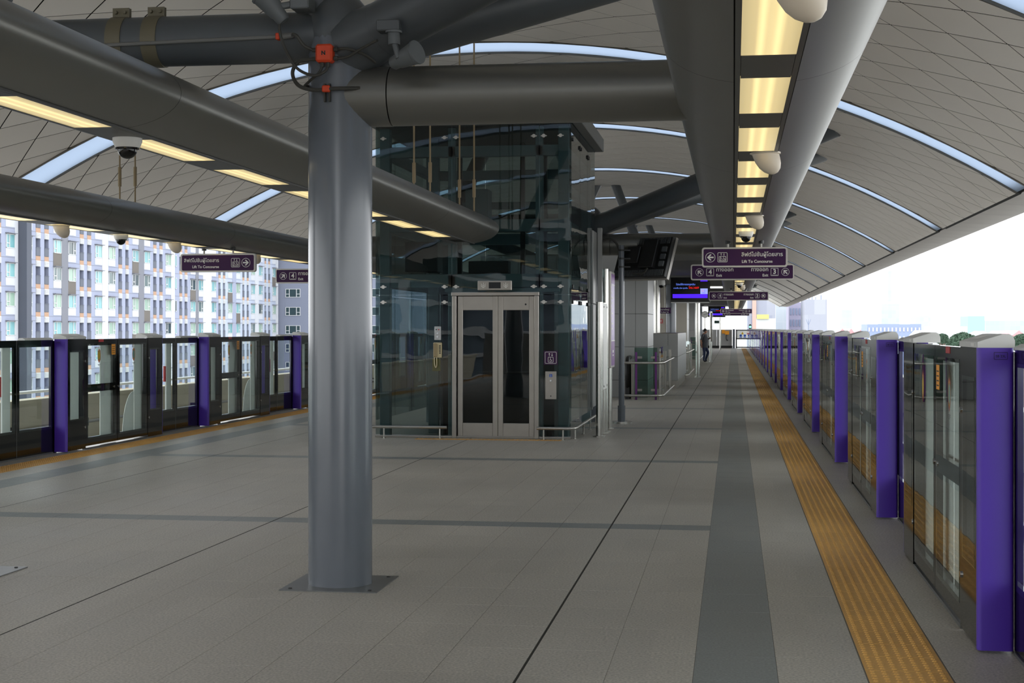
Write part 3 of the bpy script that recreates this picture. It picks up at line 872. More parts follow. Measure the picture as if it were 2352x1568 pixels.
def frame4(mb, X, u0, u1, y0, y1, z0, z1, sy, st, sb):
    mb.box(X(u0), X(u1), y0, y0+sy, z0, z1); mb.box(X(u0), X(u1), y1-sy, y1, z0, z1)
    mb.box(X(u0), X(u1), y0+sy, y1-sy, z1-st, z1); mb.box(X(u0), X(u1), y0+sy, y1-sy, z0, z0+sb)
def gate(xf, sg, y0, label, group):
    X = lambda u: xf+sg*u
    t = thing('screen_gate', label, 'platform gate', (X(0.08), y0, 0), group=group)
    for part, a, b, inner, iy0, iy1 in (('near', 0, CABL, 'inner_grey', .20, .47), ('far', LF2, CAB2, 'gate_purple', .10, .46)):
        c = MB(); ya, yb = y0+a, y0+b
        frame4(c, X, 0.0, 0.022, ya+.004, yb-.004, 0.02, GH, .085, .17, .40)
        c.box(X(.022), X(.165), ya+.004, ya+.06, 0.02, GH-.02); c.box(X(.022), X(.165), yb-.07, yb-.004, 0.02, GH-.02)
        c.box(X(.022), X(.165), ya+.06, yb-.07, 0.02, .36); c.box(X(.022), X(.165), ya+.06, yb-.07, GH-.12, GH-.02)
        cab = c.build('cabinet', 'gate_black', t)
        MB().box(X(-.0025), X(-.0005), ya+.07, yb-.07, .40, GH-.15).build('cabinet_pane', 'pane_clear', cab)
        MB().box(X(.06), X(.075), ya+iy0, ya+iy1, .36, GH-.1).build('inner_panel', inner, cab)
        p = [(X(u), GH+v) for u, v in ((-.004,0),(-.004,.028),(.03,.04),(.115,.066),(.145,.068),(.163,.058),(.173,.036),(.173,0))]
        cp = MB().prism(p, 'y', ya-.034, yb+.006).build('cap', 'gate_cap', t)
        MB().box(X(-.006), X(-.0035), ya+.07, ya+.17, GH+.006, GH+.022).build('cap_label', 'cap_label', cp)
        MB().add([(X(.035), ya+.2, GH+.0428), (X(.035), ya+.42, GH+.0428), (X(.085), ya+.42, GH+.058), (X(.085), ya+.2, GH+.058)], [(0,1,2,3)]).build('cap_print', 'cap_label', cp)
        for z in (1.17, .30):
            MB().tube((X(0), yb-.035 if a == 0 else ya+.035, z), (X(-.008), yb-.035 if a == 0 else ya+.035, z), .017, n=12).build('lock', 'chrome', cab)
        if a > 0:
            MB().box(X(.0), X(.168), yb-.004, yb+.006, .02, GH).build('end_face', 'gate_purple', t)
    # rounded purple end post facing down the platform
    pp = rrect(min(X(-.004), X(.170)), max(X(-.004), X(.170)), y0-.032, y0+.03, .022, 4)
    MB().prism(pp, 'z', .015, GH).build('end_post', 'gate_purple', t)
    # sliding leaves
    for nm, a, b, bar, core in (('sliding_leaf', CABL, LF1, True, 'emb_yellow' if sg < 0 else 'emb_teal'), ('sliding_leaf', LF1, LF2, False, 'emb_teal' if sg < 0 else 'emb_yellow')):
        ya, yb = y0+a+.006, y0+b-.006; l = MB()
        frame4(l, X, .004, .04, ya, yb, .045, GH-.005, .072, .085, .11)
        if bar: l.box(X(.004), X(.04), ya+.07, yb-.07, .755, .855)
        lf = l.build(nm, 'gate_black', t)
        MB().box(X(.0012), X(.0036), ya+.05, yb-.05, .13, GH-.07).build('pane', 'pane_clear', lf)
        MB().tube((X(.004), yb-.11 if bar else ya+.03, .80), (X(-.004), yb-.11 if bar else ya+.03, .80), .017, n=12).build('lock', 'chrome', lf)
        s_ = -sg
        Pr = Print(lambda p, q, yc=(ya+yb)/2-(.1 if bar else -.02), u=.0008: (X(u), yc-sg*0+p*(1), 1.235+q))
        emblem(Pr, 0, 0, .29, core)
        Pr.build('emblem_sticker', ['emb_red', 'emb_gold', core, 'emb_grey'], lf)
        if bar:
            MB().box(X(.0015), X(.004), ya+.40, ya+.56, GH-.045, GH-.008).build('red_label', 'red_paint', lf)
            MB().box(X(-.0002), X(.0011), yb-.075-.125, yb-.075, 1.24, 1.385).build('warning_sticker', 'sticker_orange', lf)
            q = MB()
            for i in range(4): q.box(X(-.0008), X(-.0001), yb-.185, yb-.095, 1.26+i*.028, 1.268+i*.028)
            q.build('sticker_print', 'ink', lf)
    # light grey backing plate and quarter round plate on the track side of the leaves
    bkp = MB()
    for a, b in (((1.18, 1.70), (2.34, 2.62)) if sg < 0 else ((.70, 1.30), (1.33, 2.00), (2.02, 2.62))): bkp.box(X(.075), X(.085), y0+a, y0+b, .04, GH-.06)
    bkp.build('backing_plate', 'inner_grey', t)
    q = [(y0+2.33, .06), (y0+2.33, .70)]+[(y0+2.33-.40*math.sin(PI/2*i/8), .06+.64*math.cos(PI/2*i/8)) for i in range(9)]
    MB().prism(q, 'x', X(.077), X(.084)).build('quarter_plate', 'inner_grey', t)
    sl = MB().box(X(.004), X(.06), y0+CABL+.02, y0+LF2-.02, .001, .022); sl.build('threshold', 'gate_seam', t)
    return t
def fixedscreen(xf, sg, y0, label, group):
    X = lambda u: xf+sg*u
    t = thing('fixed_screen', label, 'platform screen', (X(.18), y0+CAB2, 0), group=group)
    for a, b in ((CAB2+.01, FX1), (FX1, FX2-.015)):
        ya, yb = y0+a+.004, y0+b-.004; c = MB()
        frame4(c, X, .172, .20, ya, yb, .02, GH-.01, .065, .085, .33)
        f = c.build('panel_frame', 'gate_black', t)
        MB().box(X(.169), X(.1715), ya+.045, yb-.045, .32, GH-.075).build('pane', 'pane_clear', f)
        yk = yb-.03 if a < FX1-.1 else ya+.03
        MB().tube((X(.172), yk, .80), (X(.164), yk, .80), .015, n=10).build('lock', 'chrome', f)
    MB().box(X(.17), X(.203), y0+FX1-.004, y0+FX1+.004, .02, GH-.01).build('seam_strip', 'gate_seam', t)
    MB().box(X(.165), X(.205), y0+CAB2+.01, y0+FX2-.03, .0, .018).build('sill', 'gate_seam', t)
    MB().box(X(.174), X(.2), y0+FX2-.02, y0+FX2+.08, .0, GH-.02).build('closure_strip', 'gate_black', t)
    MB().box(X(.215), X(.235), y0+FX1-.28, y0+FX1-.08, .18, GH-.05).build('rear_post', 'inner_grey', t)
    MB().tube((X(.21), y0+FX1-.36, .78), (X(.21), y0+FX1-.36, 1.02), .022, n=10).build('red_handle', 'red_paint', t)
    prof = [(X(u), GH-.01+v) for u, v in ((.165,0),(.165,.012),(.2,.03),(.24,.03),(.26,.01),(.26,0))]
    MB().prism(prof, 'y', y0+FX1+.2, y0+FX2-.03).build('top_cowl', 'gate_cap', t)
    return t
def number(t, xf, sg, y0, s):
    x0, x1 = (xf+.073, xf+.139) if sg > 0 else (xf-.155, xf-.095)
    P = Print(faceY(0, y0-.0335, 0))
    P.frame(x0, x1, GH-.058, GH-.022, .003, .0025); P.text(s, (x0+x1)/2, GH-.0475, .02, 'CENTER', 0.02, 0, .048)
    P.build('number_plate', 'label_ink', t)
XFR, XFL, GY0 = 1.192, -8.46, 7.62
ORD = ['', 'first', 'second', 'third', 'fourth', 'fifth', 'sixth', 'seventh', 'eighth', 'ninth', 'tenth', 'eleventh', 'twelfth', 'thirteenth', 'fourteenth', 'fifteenth', 'sixteenth', 'seventeenth', 'eighteenth', 'nineteenth', 'twentieth', 'twenty-first', 'twenty-second']
gR = gate(XFR, 1, GY0, 'purple-ended platform gate with glass leaves, marked SB 23L', 'platform gates along the sky side')
fR = fixedscreen(XFR, 1, GY0, 'black framed fixed glass screen between gates SB 23L and SB 22L', 'fixed screens along the sky side')
for k in range(-1, 22):
    if k == 0: continue
    y = GY0+PITCH*k
    if k == -1: lab = 'purple-ended platform gate with glass leaves just before the gate marked SB 23L'
    elif k == 1: lab = 'purple-ended platform gate with glass leaves, marked SB 22L'
    else: lab = 'purple-ended platform gate, %s in the row past the gate marked SB 22L' % ORD[k-1]
    o = dup(gR, (WL[gR.name].x, y, 0), lab)
    if 0 < k < 6:
        WL[o.name] = Vector((WL[gR.name].x, y, 0)); number(o, XFR, 1, y, 'SB %dL' % (23-k))
    lab = 'black framed fixed glass screen just before the gate marked SB 23L' if k == -1 else 'black framed fixed glass screen, %s in the row past the gate marked SB 22L' % ORD[k]
    if k < 21: dup(fR, (WL[fR.name].x, y+CAB2, 0), lab)
number(gR, XFR, 1, GY0, 'SB 23L')
GH = 1.462
gL = gate(XFL, -1, GY0+PITCH, 'purple-ended platform gate with glass leaves along the apartment side of platform', 'platform gates along the apartment side')
Print(faceY(0, GY0+PITCH-.0335, 0)).frame(XFL-.139, XFL-.073, GH-.058, GH-.022, .003, .0025).rect(XFL-.13, XFL-.082, GH-.044, GH-.036).build('number_plate', 'label_ink', gL)
fL = fixedscreen(XFL, -1, GY0+PITCH, 'black framed fixed glass screen along the apartment side of platform', 'fixed screens along the apartment side')
for k in range(0, 13):
    y = GY0+PITCH*k
    wh = {0: 'third before exit 4 sign', 1: 'next before right arrow lift sign', 2: 'below the right arrow lift sign', 3: 'below the exit 4 sign'}.get(k) or '%s past the gate below exit 4 sign' % ORD[k-3]
    lg_, lf_ = 'purple-ended glass platform gate on apartment side, '+wh, 'fixed glass screen on apartment side after the gate '+wh.replace('the gate below exit 4 sign', 'exit 4 sign').replace('before the gate', 'before')
    if k == 1: gL['label'] = lg_; fL['label'] = lf_
    else:
        dup(gL, (WL[gL.name].x, y, 0), lg_); dup(fL, (WL[fL.name].x, y+CAB2, 0), lf_)
# ---------------------------------------------------------------- hanging signs
TH_LIFT = 'ลิฟต์ไปชั้นผู้โดยสาร'
TH_EXIT = 'ทางออก'
def lift_icon(P, x, z, s):
    P.frame(x-s, x+s, z-s, z+s, s*.25, s*.09)
    P.frame(x-s*.72, x+s*.72, z-s*.78, z+s*.22, s*.1, s*.09)
    for dx, up in ((-.28, 1), (.28, -1)):
        P.stroke([(x+dx*s, z+.35*s), (x+dx*s, z+.82*s)], s*.1)
        zt = z+(.85 if up > 0 else .32)*s
        P.poly([(x+dx*s-.16*s, zt-up*.2*s), (x+dx*s+.16*s, zt-up*.2*s), (x+dx*s, zt)])
    P.wheel(x+s*.3, z-s*.25, s*.8)
    P.disc(x-.38*s, z+.08*s, .09*s, 8)
    P.stroke([(x-.38*s, z-.02*s), (x-.4*s, z-.35*s), (x-.45*s, z-.68*s)], .12*s); P.stroke([(x-.4*s, z-.1*s), (x-.12*s, z-.2*s), (x-.12*s, z-.68*s)], .06*s)
def sign_body(t, w, h, beamz):
    x, y, z = WL[t.name]
    MB().prism([(x+a, z+b) for a, b in rrect(-w/2, w/2, -h/2, h/2, .035)], 'y', y-.035, y+.035).build('frame', 'sign_frame', t)
    for s_ in (-1, 1):
        MB().prism([(x+a, z+b) for a, b in rrect(-w/2+.022, w/2-.022, -h/2+.022, h/2-.022, .02)], 'y', y+s_*.0352, y+s_*.0385).build('face', 'sign_purple', t)
    for dx in (-.22, .22):
        MB().tube((x+dx, y, z+h/2-.005), (x+dx, y, beamz), .014, n=10).build('stem', 'sign_frame', t)
        MB().tube((x+dx, y, beamz-.04), (x+dx, y, beamz+.01), .034, n=14).build('stem_cup', 'dark_steel', t)
def lift_sign(x, y, z, right, label):
    t = thing('hanging_sign', label, 'sign', (x, y, z)); w, h = 1.135, .268
    sign_body(t, w, h, 2.775)
    P = Print(faceY(x, y-.0395, z)); r = .066
    sg = 1 if right else -1
    ax = sg*(.427 if right else .455); P.ring(ax, 0, r, .006); P.arrow(ax, 0, r*.9, 0 if right else PI); P.build('arrow_symbol', 'sign_white', t)
    P = Print(faceY(x, y-.0395, z))
    lift_icon(P, sg*(.27 if right else .2925), 0, .066)
    P.build('lift_symbol', 'sign_white', t); P = Print(faceY(x, y-.0395, z))
    if right:
        P.text(TH_LIFT, .02, .012, .098, 'RIGHT', .012, 0, .53); P.build('thai_lettering', 'sign_white', t); P = Print(faceY(x, y-.0395, z)); P.text('Lift To Concourse', .02, -.075, .066, 'RIGHT', .02, 0, .405)
    else:
        P.text(TH_LIFT, -.04, .012, .098, 'LEFT', .012, 0, .545); P.build('thai_lettering', 'sign_white', t); P = Print(faceY(x, y-.0395, z)); P.text('Lift To Concourse', -.035, -.075, .066, 'LEFT', .02, 0, .405)
    P.build('lettering', 'sign_white', t)
def exit_sign(x, y, z, n0, n1, ang, label, detail=True):
    t = thing('hanging_sign', label, 'sign', (x, y, z)); w, h = 1.735, .268
    sign_body(t, w, h, 2.775)
    r = .066
    for sg, num in ((-1, n0), (1, n1)):
        P = Print(faceY(x, y-.0395, z))
        P.ring(sg*.72, 0, r, .006); P.arrow(sg*.72, 0, r*.9, ang if ang is not None else 0.0)
        P.frame(sg*.54-.064, sg*.54+.064, -.066, .066, .012, .007)
        P.text(num, sg*.54, -.03, .11, 'CENTER', .03)
        P.rect(sg*.54-.045, sg*.54+.045, -.054, -.049)
        al = 'LEFT' if sg < 0 else 'RIGHT'
        P.text(TH_EXIT, sg*.435, .015, .10, al, .012, 0, .285); P.text('Exit', sg*.435, -.075, .068, al, .02, 0, .095)
        P.build('lettering', 'sign_white', t)
lift_sign(XBR, 20.25, 2.555, False, 'purple lift sign with left arrow, hung under the beam beside SB gates')
exit_sign(XBR, 25.6, 2.555, '4', '3', 3*PI/4, 'purple exit 4 and 3 sign just behind the left arrow lift sign')
exit_sign(XBR, 44.3, 2.555, '4', '3', 3*PI/4, 'purple exit 4 and 3 sign beside the near blue lit screen')
exit_sign(XBR, 83.4, 2.555, '1', '2', PI/2, 'purple exit 1 and 2 sign beside the far blue lit screen')
exit_sign(XBR, 98.0, 2.555, '1', '2', PI/2, 'purple exit 1 and 2 sign nearest to the platform end wall')
lift_sign(XBL, 20.85, 2.555, True, 'purple lift sign with right arrow, hung under the apartment side beam')
exit_sign(XBL+.02, 26.3, 2.555, '4', '3', PI/4, 'purple exit 4 sign on the apartment side, partly behind the front column')

# ---------------------------------------------------------------- glass lift
LX0, LX1, LY0, LY1, LH = -5.235, -2.325, 21.45, 25.15, 4.60
lift = thing('lift_shaft', 'dark glass lift shaft with steel frame standing on the platform', 'lift', ((LX0+LX1)/2, LY0, 0))
def B(nm, mt, *bx):
    m_ = MB()
    for b in bx: m_.cbox(*b, .006)
    return m_.build(nm, mt, lift)
for x in (LX0+.05, LX1-.20):
    for y in (LY0+.08, LY1-.25): B('corner_post', 'lift_frame', (x, x+.15, y, y+.15, 0, LH-.05))
for x in (-4.16, -2.86): B('door_post', 'lift_frame', (x, x+.11, LY0+.1, LY0+.2, 0, LH-.05))
for z0, z1 in ((2.20, 2.40), (3.02, 3.2), (3.62, 3.74), (4.12, 4.28)):
    B('cross_beam', 'lift_frame', (LX0+.2, LX1-.2, LY0+.1, LY0+.2, z0, z1)) if z0 != 3.62 else None
    B('cross_beam', 'lift_frame', (LX0+.2, LX1-.2, LY1-.22, LY1-.12, z0, z1))
    for x in (LX0+.07, LX1-.18): B('side_beam', 'lift_frame', (x, x+.1, LY0+.23, LY1-.25, z0, z1))
for x in (-4.75, -4.3, -3.3, -2.95): B('guide_rail', 'lift_dark', (x, x+.07, LY0+1.6, LY0+1.68, 0, LH-.1))
B('guide_rail', 'lift_frame', (-4.62, -4.46, LY0+.9, LY0+1.0, 0, LH-.1))
B('machine_box', 'lift_dark', (-4.9, -4.4, LY0+.5, LY0+.9, 2.45, 2.9)); B('machine_box', 'lift_dark', (-3.9, -3.3, LY0+.35, LY0+.6, 2.42, 2.6)); B('machine_box', 'lift_frame', (-4.1, -3.75, LY0+1.2, LY0+1.6, 3.0, 3.75))
B('door_header', 'lift_frame', (-4.2, -2.5, LY0+.05, LY0+.3, 2.13, 2.19)); 
B('sill_plate', 'brushed_steel', (LX0, LX1, LY0-.02, LY0+.1, 0.0, .03))
# roof slab with overhang
rf = MB().cbox(LX0-.12, LX1+.14, LY0+.05, LY1+.15, LH, LH+.22, .01); rf.build('roof_slab', 'soffit', lift)
MB().box(LX0, LX1, LY0+.05, LY1, LH-.03, LH).build('roof_soffit', 'lift_dark', lift)
# glass panes: front, sides and rear, each its own pane with gaps
g_ = .008
def pane(x0, x1, y0, y1, z0, z1): return MB().box(x0, x1, y0, y1, z0, z1).build('glass_pane', 'pane_lift', lift)
for xa, xb in ((LX0, -4.085), (-2.79, LX1)):
    pane(xa+g_, xb-g_, LY0, LY0+.02, .04, 2.085); pane(xa+g_, xb-g_, LY0, LY0+.02, 2.095, LH)
pane(-4.085+g_, -2.79-g_, LY0, LY0+.02, 2.135, LH)
for x in (LX0, LX1-.02):
    for ya, yb in ((LY0+.02, LY0+1.25), (LY0+1.25, LY0+2.47), (LY0+2.47, LY1)):
        pane(x, x+.02, ya+g_, yb-g_, .25, 2.085); pane(x, x+.02, ya+g_, yb-g_, 2.095, LH)
for xa, xb in ((LX0, -4.2), (-4.2, -3.3), (-3.3, LX1)):
    pane(xa+g_, xb-g_, LY1-.02, LY1, .25, LH)
# point fixings
pf = MB().tube((0,-.02,0), (0,0,0), .027, n=14).box(-.045,.045,-.008,0,-.008,.008).mesh('point_fixing', 'rail_steel')
c0 = WL[lift.name]
for z in (4.395, 2.21, 1.985):
    for x in (-5.11, -4.19, -4.02, -2.87, -2.725, -2.48):
        if z == 1.985 and -4.1 < x < -2.8: continue
        piece(pf, 'point_fixing', lift, (x-c0.x, -.002, z))
pm = MB().tube((0,0,0), (.02,0,0), .03, n=12).mesh('point_fixing', 'dark_steel')
for z in (4.35, 2.21, 1.985):
    for y in (.12, 1.16, 1.34, 2.4, 2.56): piece(pm, 'point_fixing', lift, (LX1-c0.x, y, z))
# metal cladding strips at the rear corner
B('rear_cladding', 'wall_panel', (LX1-.0, LX1+.035, LY1-.62, LY1-.02, .3, 2.0), (LX1, LX1+.035, LY1-.62, LY1-.02, 2.01, 3.22))
B('rear_cladding', 'wall_panel', (LX1+.045, LX1+.125, LY1-.03, LY1+.05, .0, 3.3))
# doors
fr = MB()
for x in (-4.075, -2.805-.055): fr.cbox(x, x+.065, LY0-.045, LY0+.12, 0, 2.075, .006)
fr.cbox(-4.085, -2.79, LY0-.04, LY0+.12, 2.075, 2.13, .006)
fr.build('door_frame', 'brushed_steel', lift)
for xa, xb in ((-3.995, -3.402), (-3.398, -2.865)):
    d = MB()
    frx = [(xa, xa+.075), (xb-.075, xb)]
    for a, b in frx: d.cbox(a, b, LY0-.01, LY0+.03, .015, 2.07, .004)
    d.cbox(xa+.075, xb-.075, LY0-.01, LY0+.03, 1.865, 2.07, .004); d.cbox(xa+.075, xb-.075, LY0-.01, LY0+.03, .015, .22, .004)
    do = d.build('door_leaf', 'brushed_steel', lift)
    MB().box(xa+.075, xb-.075, LY0+.005, LY0+.015, .22, 1.865).build('door_pane', 'pane_lift', do)
MB().tube((-2.99, LY0-.012, 1.95), (-2.99, LY0, 1.95), .014, n=12).build('key_hole', 'rubber', lift)
# lift car behind the doors
car = thing('lift_car', 'dark lift car waiting behind the glass lift doors', 'lift car', (-3.45, LY0+.25, 0))
def cb2(nm, mt, *b): return MB().box(*b).build(nm, mt, car)
cb2('car_floor', 'lift_dark', -4.3, -2.6, LY0+.22, LY0+1.5, 0, .03); cb2('car_ceiling', 'lift_dark', -4.3, -2.6, LY0+.22, LY0+1.5, 2.1, 2.18)
cb2('car_side', 'lift_dark', -4.3, -4.26, LY0+.24, LY0+1.5, .03, 2.1); cb2('car_side', 'lift_dark', -2.64, -2.6, LY0+.24, LY0+1.5, .03, 2.1)
cb2('car_rear_wall', 'lift_dark', -4.26, -2.64, LY0+1.46, LY0+1.5, .03, 2.1)
MB().tube((-4.2, LY0+1.38, .92), (-2.7, LY0+1.38, .92), .02, n=10).build('car_handrail', 'rail_steel', car)
# indicator over the doors
ind = thing('lift_indicator', 'steel floor indicator with black window over the lift doors', 'indicator', (-3.44, LY0-.04, 2.155))
MB().cbox(-3.69, -3.19, LY0-.06, LY0-.003, 2.155, 2.295, .006).build('case', 'brushed_steel', ind)
MB().box(-3.525, -3.35, LY0-.063, LY0-.059, 2.182, 2.272).build('window', 'cam_black', ind)
for sx_ in (-3.605, -3.275):
    P = Print(faceY(sx_, LY0-.0625, 2.225)); P.stroke([(0,.04),(0,-.03)], .008); P.stroke([(-.035,.0),(0,-.035),(.035,.0)], .008); P.stroke([(-.035,.025),(0,-.01),(.035,.025)], .006)
    P.build('arrow_mark', 'sign_white', ind)
# phone, buttons, lift sign, call panel
bp = thing('button_box', 'small white button box above the intercom phone on lift glass', 'control box', (-4.29, LY0-.03, 1.43))
MB().cbox(-4.338, -4.243, LY0-.035, LY0-.001, 1.43, 1.63, .004).build('case', 'button_plate', bp)
for x, z, mt, r in ((-4.308,1.582,'lift_dark',.009),(-4.272,1.582,'red_paint',.009),(-4.29,1.53,'chrome',.012),(-4.29,1.478,'chrome',.014)):
    MB().tube((x, LY0-.042, z), (x, LY0-.034, z), r, n=12).build('button', mt, bp)
ph = thing('intercom_phone', 'cream wall intercom phone with coiled cord on lift glass', 'phone', (-4.29, LY0-.04, 1.1))
MB().cbox(-4.352, -4.228, LY0-.05, LY0-.001, 1.172, 1.392, .008).build('body', 'phone_cream', ph)
MB().cbox(-4.345, -4.29, LY0-.085, LY0-.048, 1.18, 1.385, .012).build('handset', 'phone_tan', ph)
gr = MB()
for i in range(6): gr.box(-4.262, -4.24, LY0-.053, LY0-.0495, 1.23+i*.022, 1.244+i*.022)
gr.build('grille', 'ink', ph)
MB().path(catmull([(-4.335,LY0-.045,1.175),(-4.335,LY0-.04,1.09),(-4.318,LY0-.04,1.03),(-4.3,LY0-.04,1.06),(-4.302,LY0-.045,1.175)], 6), .007, 8).build('cord', 'phone_cream', ph)
ls = thing('lift_symbol_sign', 'square purple wheelchair lift sign above the steel call panel', 'sign', (-2.62, LY0-.02, 1.075))
MB().box(-2.722, -2.522, LY0-.02, LY0-.002, 1.075, 1.275).build('plate', 'sign_purple', ls)
P = Print(faceY(-2.622, LY0-.0215, 1.175)); P.frame(-.085,.085,-.085,.085,.015,.006)
P.frame(-.04,.04,-.068,.012,.012,.006); P.wheel(0,-.03,.06)
for dx, up in ((-.02,1),(.02,-1)):
    P.stroke([(dx,.025),(dx,.065)], .007); zt = .07 if up > 0 else .02; P.poly([(dx-.014,zt-up*.018),(dx+.014,zt-up*.018),(dx,zt)])
P.build('symbol', 'sign_white', ls)
cp_ = thing('call_panel', 'steel lift call panel with blue wheelchair mark and button', 'control panel', (-2.62, LY0-.02, .57))
MB().cbox(-2.703, -2.54, LY0-.022, LY0-.001, .573, .978, .003).build('plate', 'brushed_steel', cp_)
MB().box(-2.642, -2.60, LY0-.0245, LY0-.0215, .895, .937).build('blue_mark', 'blue_sign', cp_)
Print(faceY(-2.621, LY0-.0252, .916)).wheel(0, 0, .032).build('wheelchair_mark', 'sign_white', cp_)
MB().cbox(-2.637, -2.605, LY0-.03, LY0-.0215, .825, .855, .003).build('button', 'chrome', cp_)
MB().tube((-2.62, LY0-.026, .62), (-2.62, LY0-.0215, .62), .01, n=10).build('key_hole', 'dark_steel', cp_)
ys = MB().box(-4.55, -4.4, LY0+.87, LY0+.88, .95, 1.14).build('notice_plate', 'yellow_sign'); tag(ys, 'small yellow notice plate inside the glass lift shaft', 'notice')
# low bumper rails
def bumper(label, pts, posts):
    t = thing('bumper_rail', label, 'bumper rail', (pts[0][0], pts[0][1], 0))
    MB().path(pts, .024, 12).build('rail', 'rail_steel', t, ang=60)
    for x, y in posts:
        q = MB().tube((x,y,0), (x,y,.15), .012, n=10).tube((x,y,0), (x,y,.008), .03, n=12); q.build('post', 'rail_steel', t)
bumper('low steel bumper rail along the lift front beside intercom phone', [(LX0-.02, LY0-.22, .165), (-4.12, LY0-.22, .165)], [(-5.05, LY0-.22), (-4.22, LY0-.22)])
arcp = [(LX1-.02+.10*math.sin(a*PI/10)+.0, LY0-.22+.10-.10*math.cos(a*PI/10), .165) for a in range(6)]
bumper('low steel bumper rail wrapping the lift corner below the call panel', [(-2.80, LY0-.22, .165)]+arcp+[(LX1+.08, LY1-.3, .165)], [(-2.7, LY0-.22), (-2.42, LY0-.22), (LX1+.06, LY0-.02), (LX1+.08, LY0+1.0), (LX1+.08, LY0+2.0), (LX1+.08, LY0+3.0)])
# ---------------------------------------------------------------- posts, boards and screens past the lift
def post(name, label, cat, x, y, r, h, mt, base_r, base_h=.012, collar=None, group=None):
    t = thing(name, label, cat, (x, y, 0), group=group)
    MB().tube((x,y,.0), (x,y,h), r, n=20).build('pole', mt, t)
    MB().lathe([(base_r,0),(base_r,base_h),(base_r*.9,base_h+.004)], 24, Matrix.Translation((x,y,0))).build('base_disc', 'rail_steel', t)
    if collar: MB().tube((x,y,base_h), (x,y,collar[1]), collar[0], n=20).build('collar', mt, t)
    return t
ib = post('information_board', 'white notice board on two steel posts at the lift corner', 'board', -1.96, 21.95, .052, 1.99, 'rail_steel', .10)
MB().tube((-1.96,22.62,0), (-1.96,22.62,1.99), .036, n=16).build('pole', 'rail_steel', ib)
MB().lathe([(.08,0),(.08,.012)], 20, Matrix.Translation((-1.96,22.62,0))).build('base_disc', 'rail_steel', ib)
MB().cbox(-1.945, -1.905, 22.0, 22.66, .69, 1.97, .006).build('board', 'cap_label', ib)
bt = MB()
for y in (22.06, 22.6):
    for z in (.74, 1.92): bt.tube((-1.905,y,z), (-1.898,y,z), .014, n=8)
bt.build('bolt', 'dark_steel', ib)
ib = post('information_board', 'tall lilac and purple route board on steel posts beside the lift', 'board', -1.96, 23.0, .045, 2.52, 'rail_steel', .09)
MB().tube((-1.96,23.72,0), (-1.96,23.72,1.0), .045, n=16).build('pole', 'rail_steel', ib)
MB().lathe([(.09,0),(.09,.012)], 20, Matrix.Translation((-1.96,23.72,0))).build('base_disc', 'rail_steel', ib)
fb = MB().cbox(-1.95, -1.88, 23.06, 23.76, .985, 2.49, .006).build('board_frame', 'board_frame', ib)
MB().box(-1.88, -1.877, 23.1, 23.72, 1.02, 2.45).build('panel', 'board_lilac', fb)
MB().box(-1.877, -1.875, 23.1, 23.72, 2.30, 2.45).box(-1.877, -1.875, 23.1, 23.72, 1.02, 1.40).build('purple_field', 'board_purple', fb)
q = MB().box(-1.8755, -1.874, 23.1, 23.72, 1.40, 1.415).box(-1.8755, -1.874, 23.1, 23.72, 2.275, 2.285)
for i in range(9): q.box(-1.8755, -1.874, 23.14, 23.2+.04*((i*7) % 5), 1.5+i*.08, 1.53+i*.08)
q.box(-1.8745, -1.8735, 23.3, 23.5, 1.17, 1.19).box(-1.8745, -1.8735, 23.3, 23.5, 1.22, 1.26)
q.build('print', 'sign_white', fb)

dp = post('display_post', 'grey painted post with wide disc foot carrying the slanted screen housing', 'post', -1.87, 25.1, .048, 3.0, 'column_paint', .18, .035, (.064, .30))
sh = thing('screen_housing', 'big dark slanted screen housing seen from behind on grey post', 'display', (-1.52, 25.35, 2.80), rot=(-0.36, 0, -0.62))
MB().cbox(-.56, .56, -.02, .06, -.36, .36, .008).build('casing', 'dark_steel', sh)
MB().box(-.57, .57, .055, .115, -.375, .375).build('bezel', 'board_frame', sh)
MB().box(-.54, .54, .114, .118, -.345, .345).build('screen', 'cam_black', sh)
fm = MB().box(-.006, .006, -.035, -.018, -.055, .055).mesh('cooling_fin', 'spot_grey')
for zz in (.29, -.29):
    for i in range(34):
        piece(fm, 'cooling_fin', sh, (-.51+i*.031, 0, zz))
MB().cbox(.02, .33, -.11, -.018, -.22, .30, .01).build('power_unit', 'dark_steel', sh)
MB().cbox(-.28, .0, -.13, -.018, -.14, .16, .01).build('mount_plate', 'dark_steel', sh)
for i in range(3): MB().cbox(.40, .50, -.05, -.018, -.18+i*.13, -.09+i*.13, .004).build('terminal_block', 'spot_grey', sh)
MB().path(catmull([(.2,-.06,-.22),(.16,-.07,-.30),(.05,-.06,-.32),(-.1,-.05,-.3)], 6), .02, 8).build('cable_hose', 'cable', sh)
for z in (2.62, 2.76, 2.90):
    cl = MB(); cl.tube((-1.87,25.1,z), (-1.87,25.1,z+.03), .058, n=16); cl.box(-1.82,-1.72,25.07,25.2,z+.005,z+.025)
    cl.build('clamp', 'dark_steel', dp)
cab('cable', 'thick black cable arching from the second column to the slanted screen', [(-2.3,25.42,3.05),(-2.12,25.4,3.13),(-1.98,25.4,3.05),(-1.9,25.38,2.8),(-1.93,25.36,2.6)], .018)

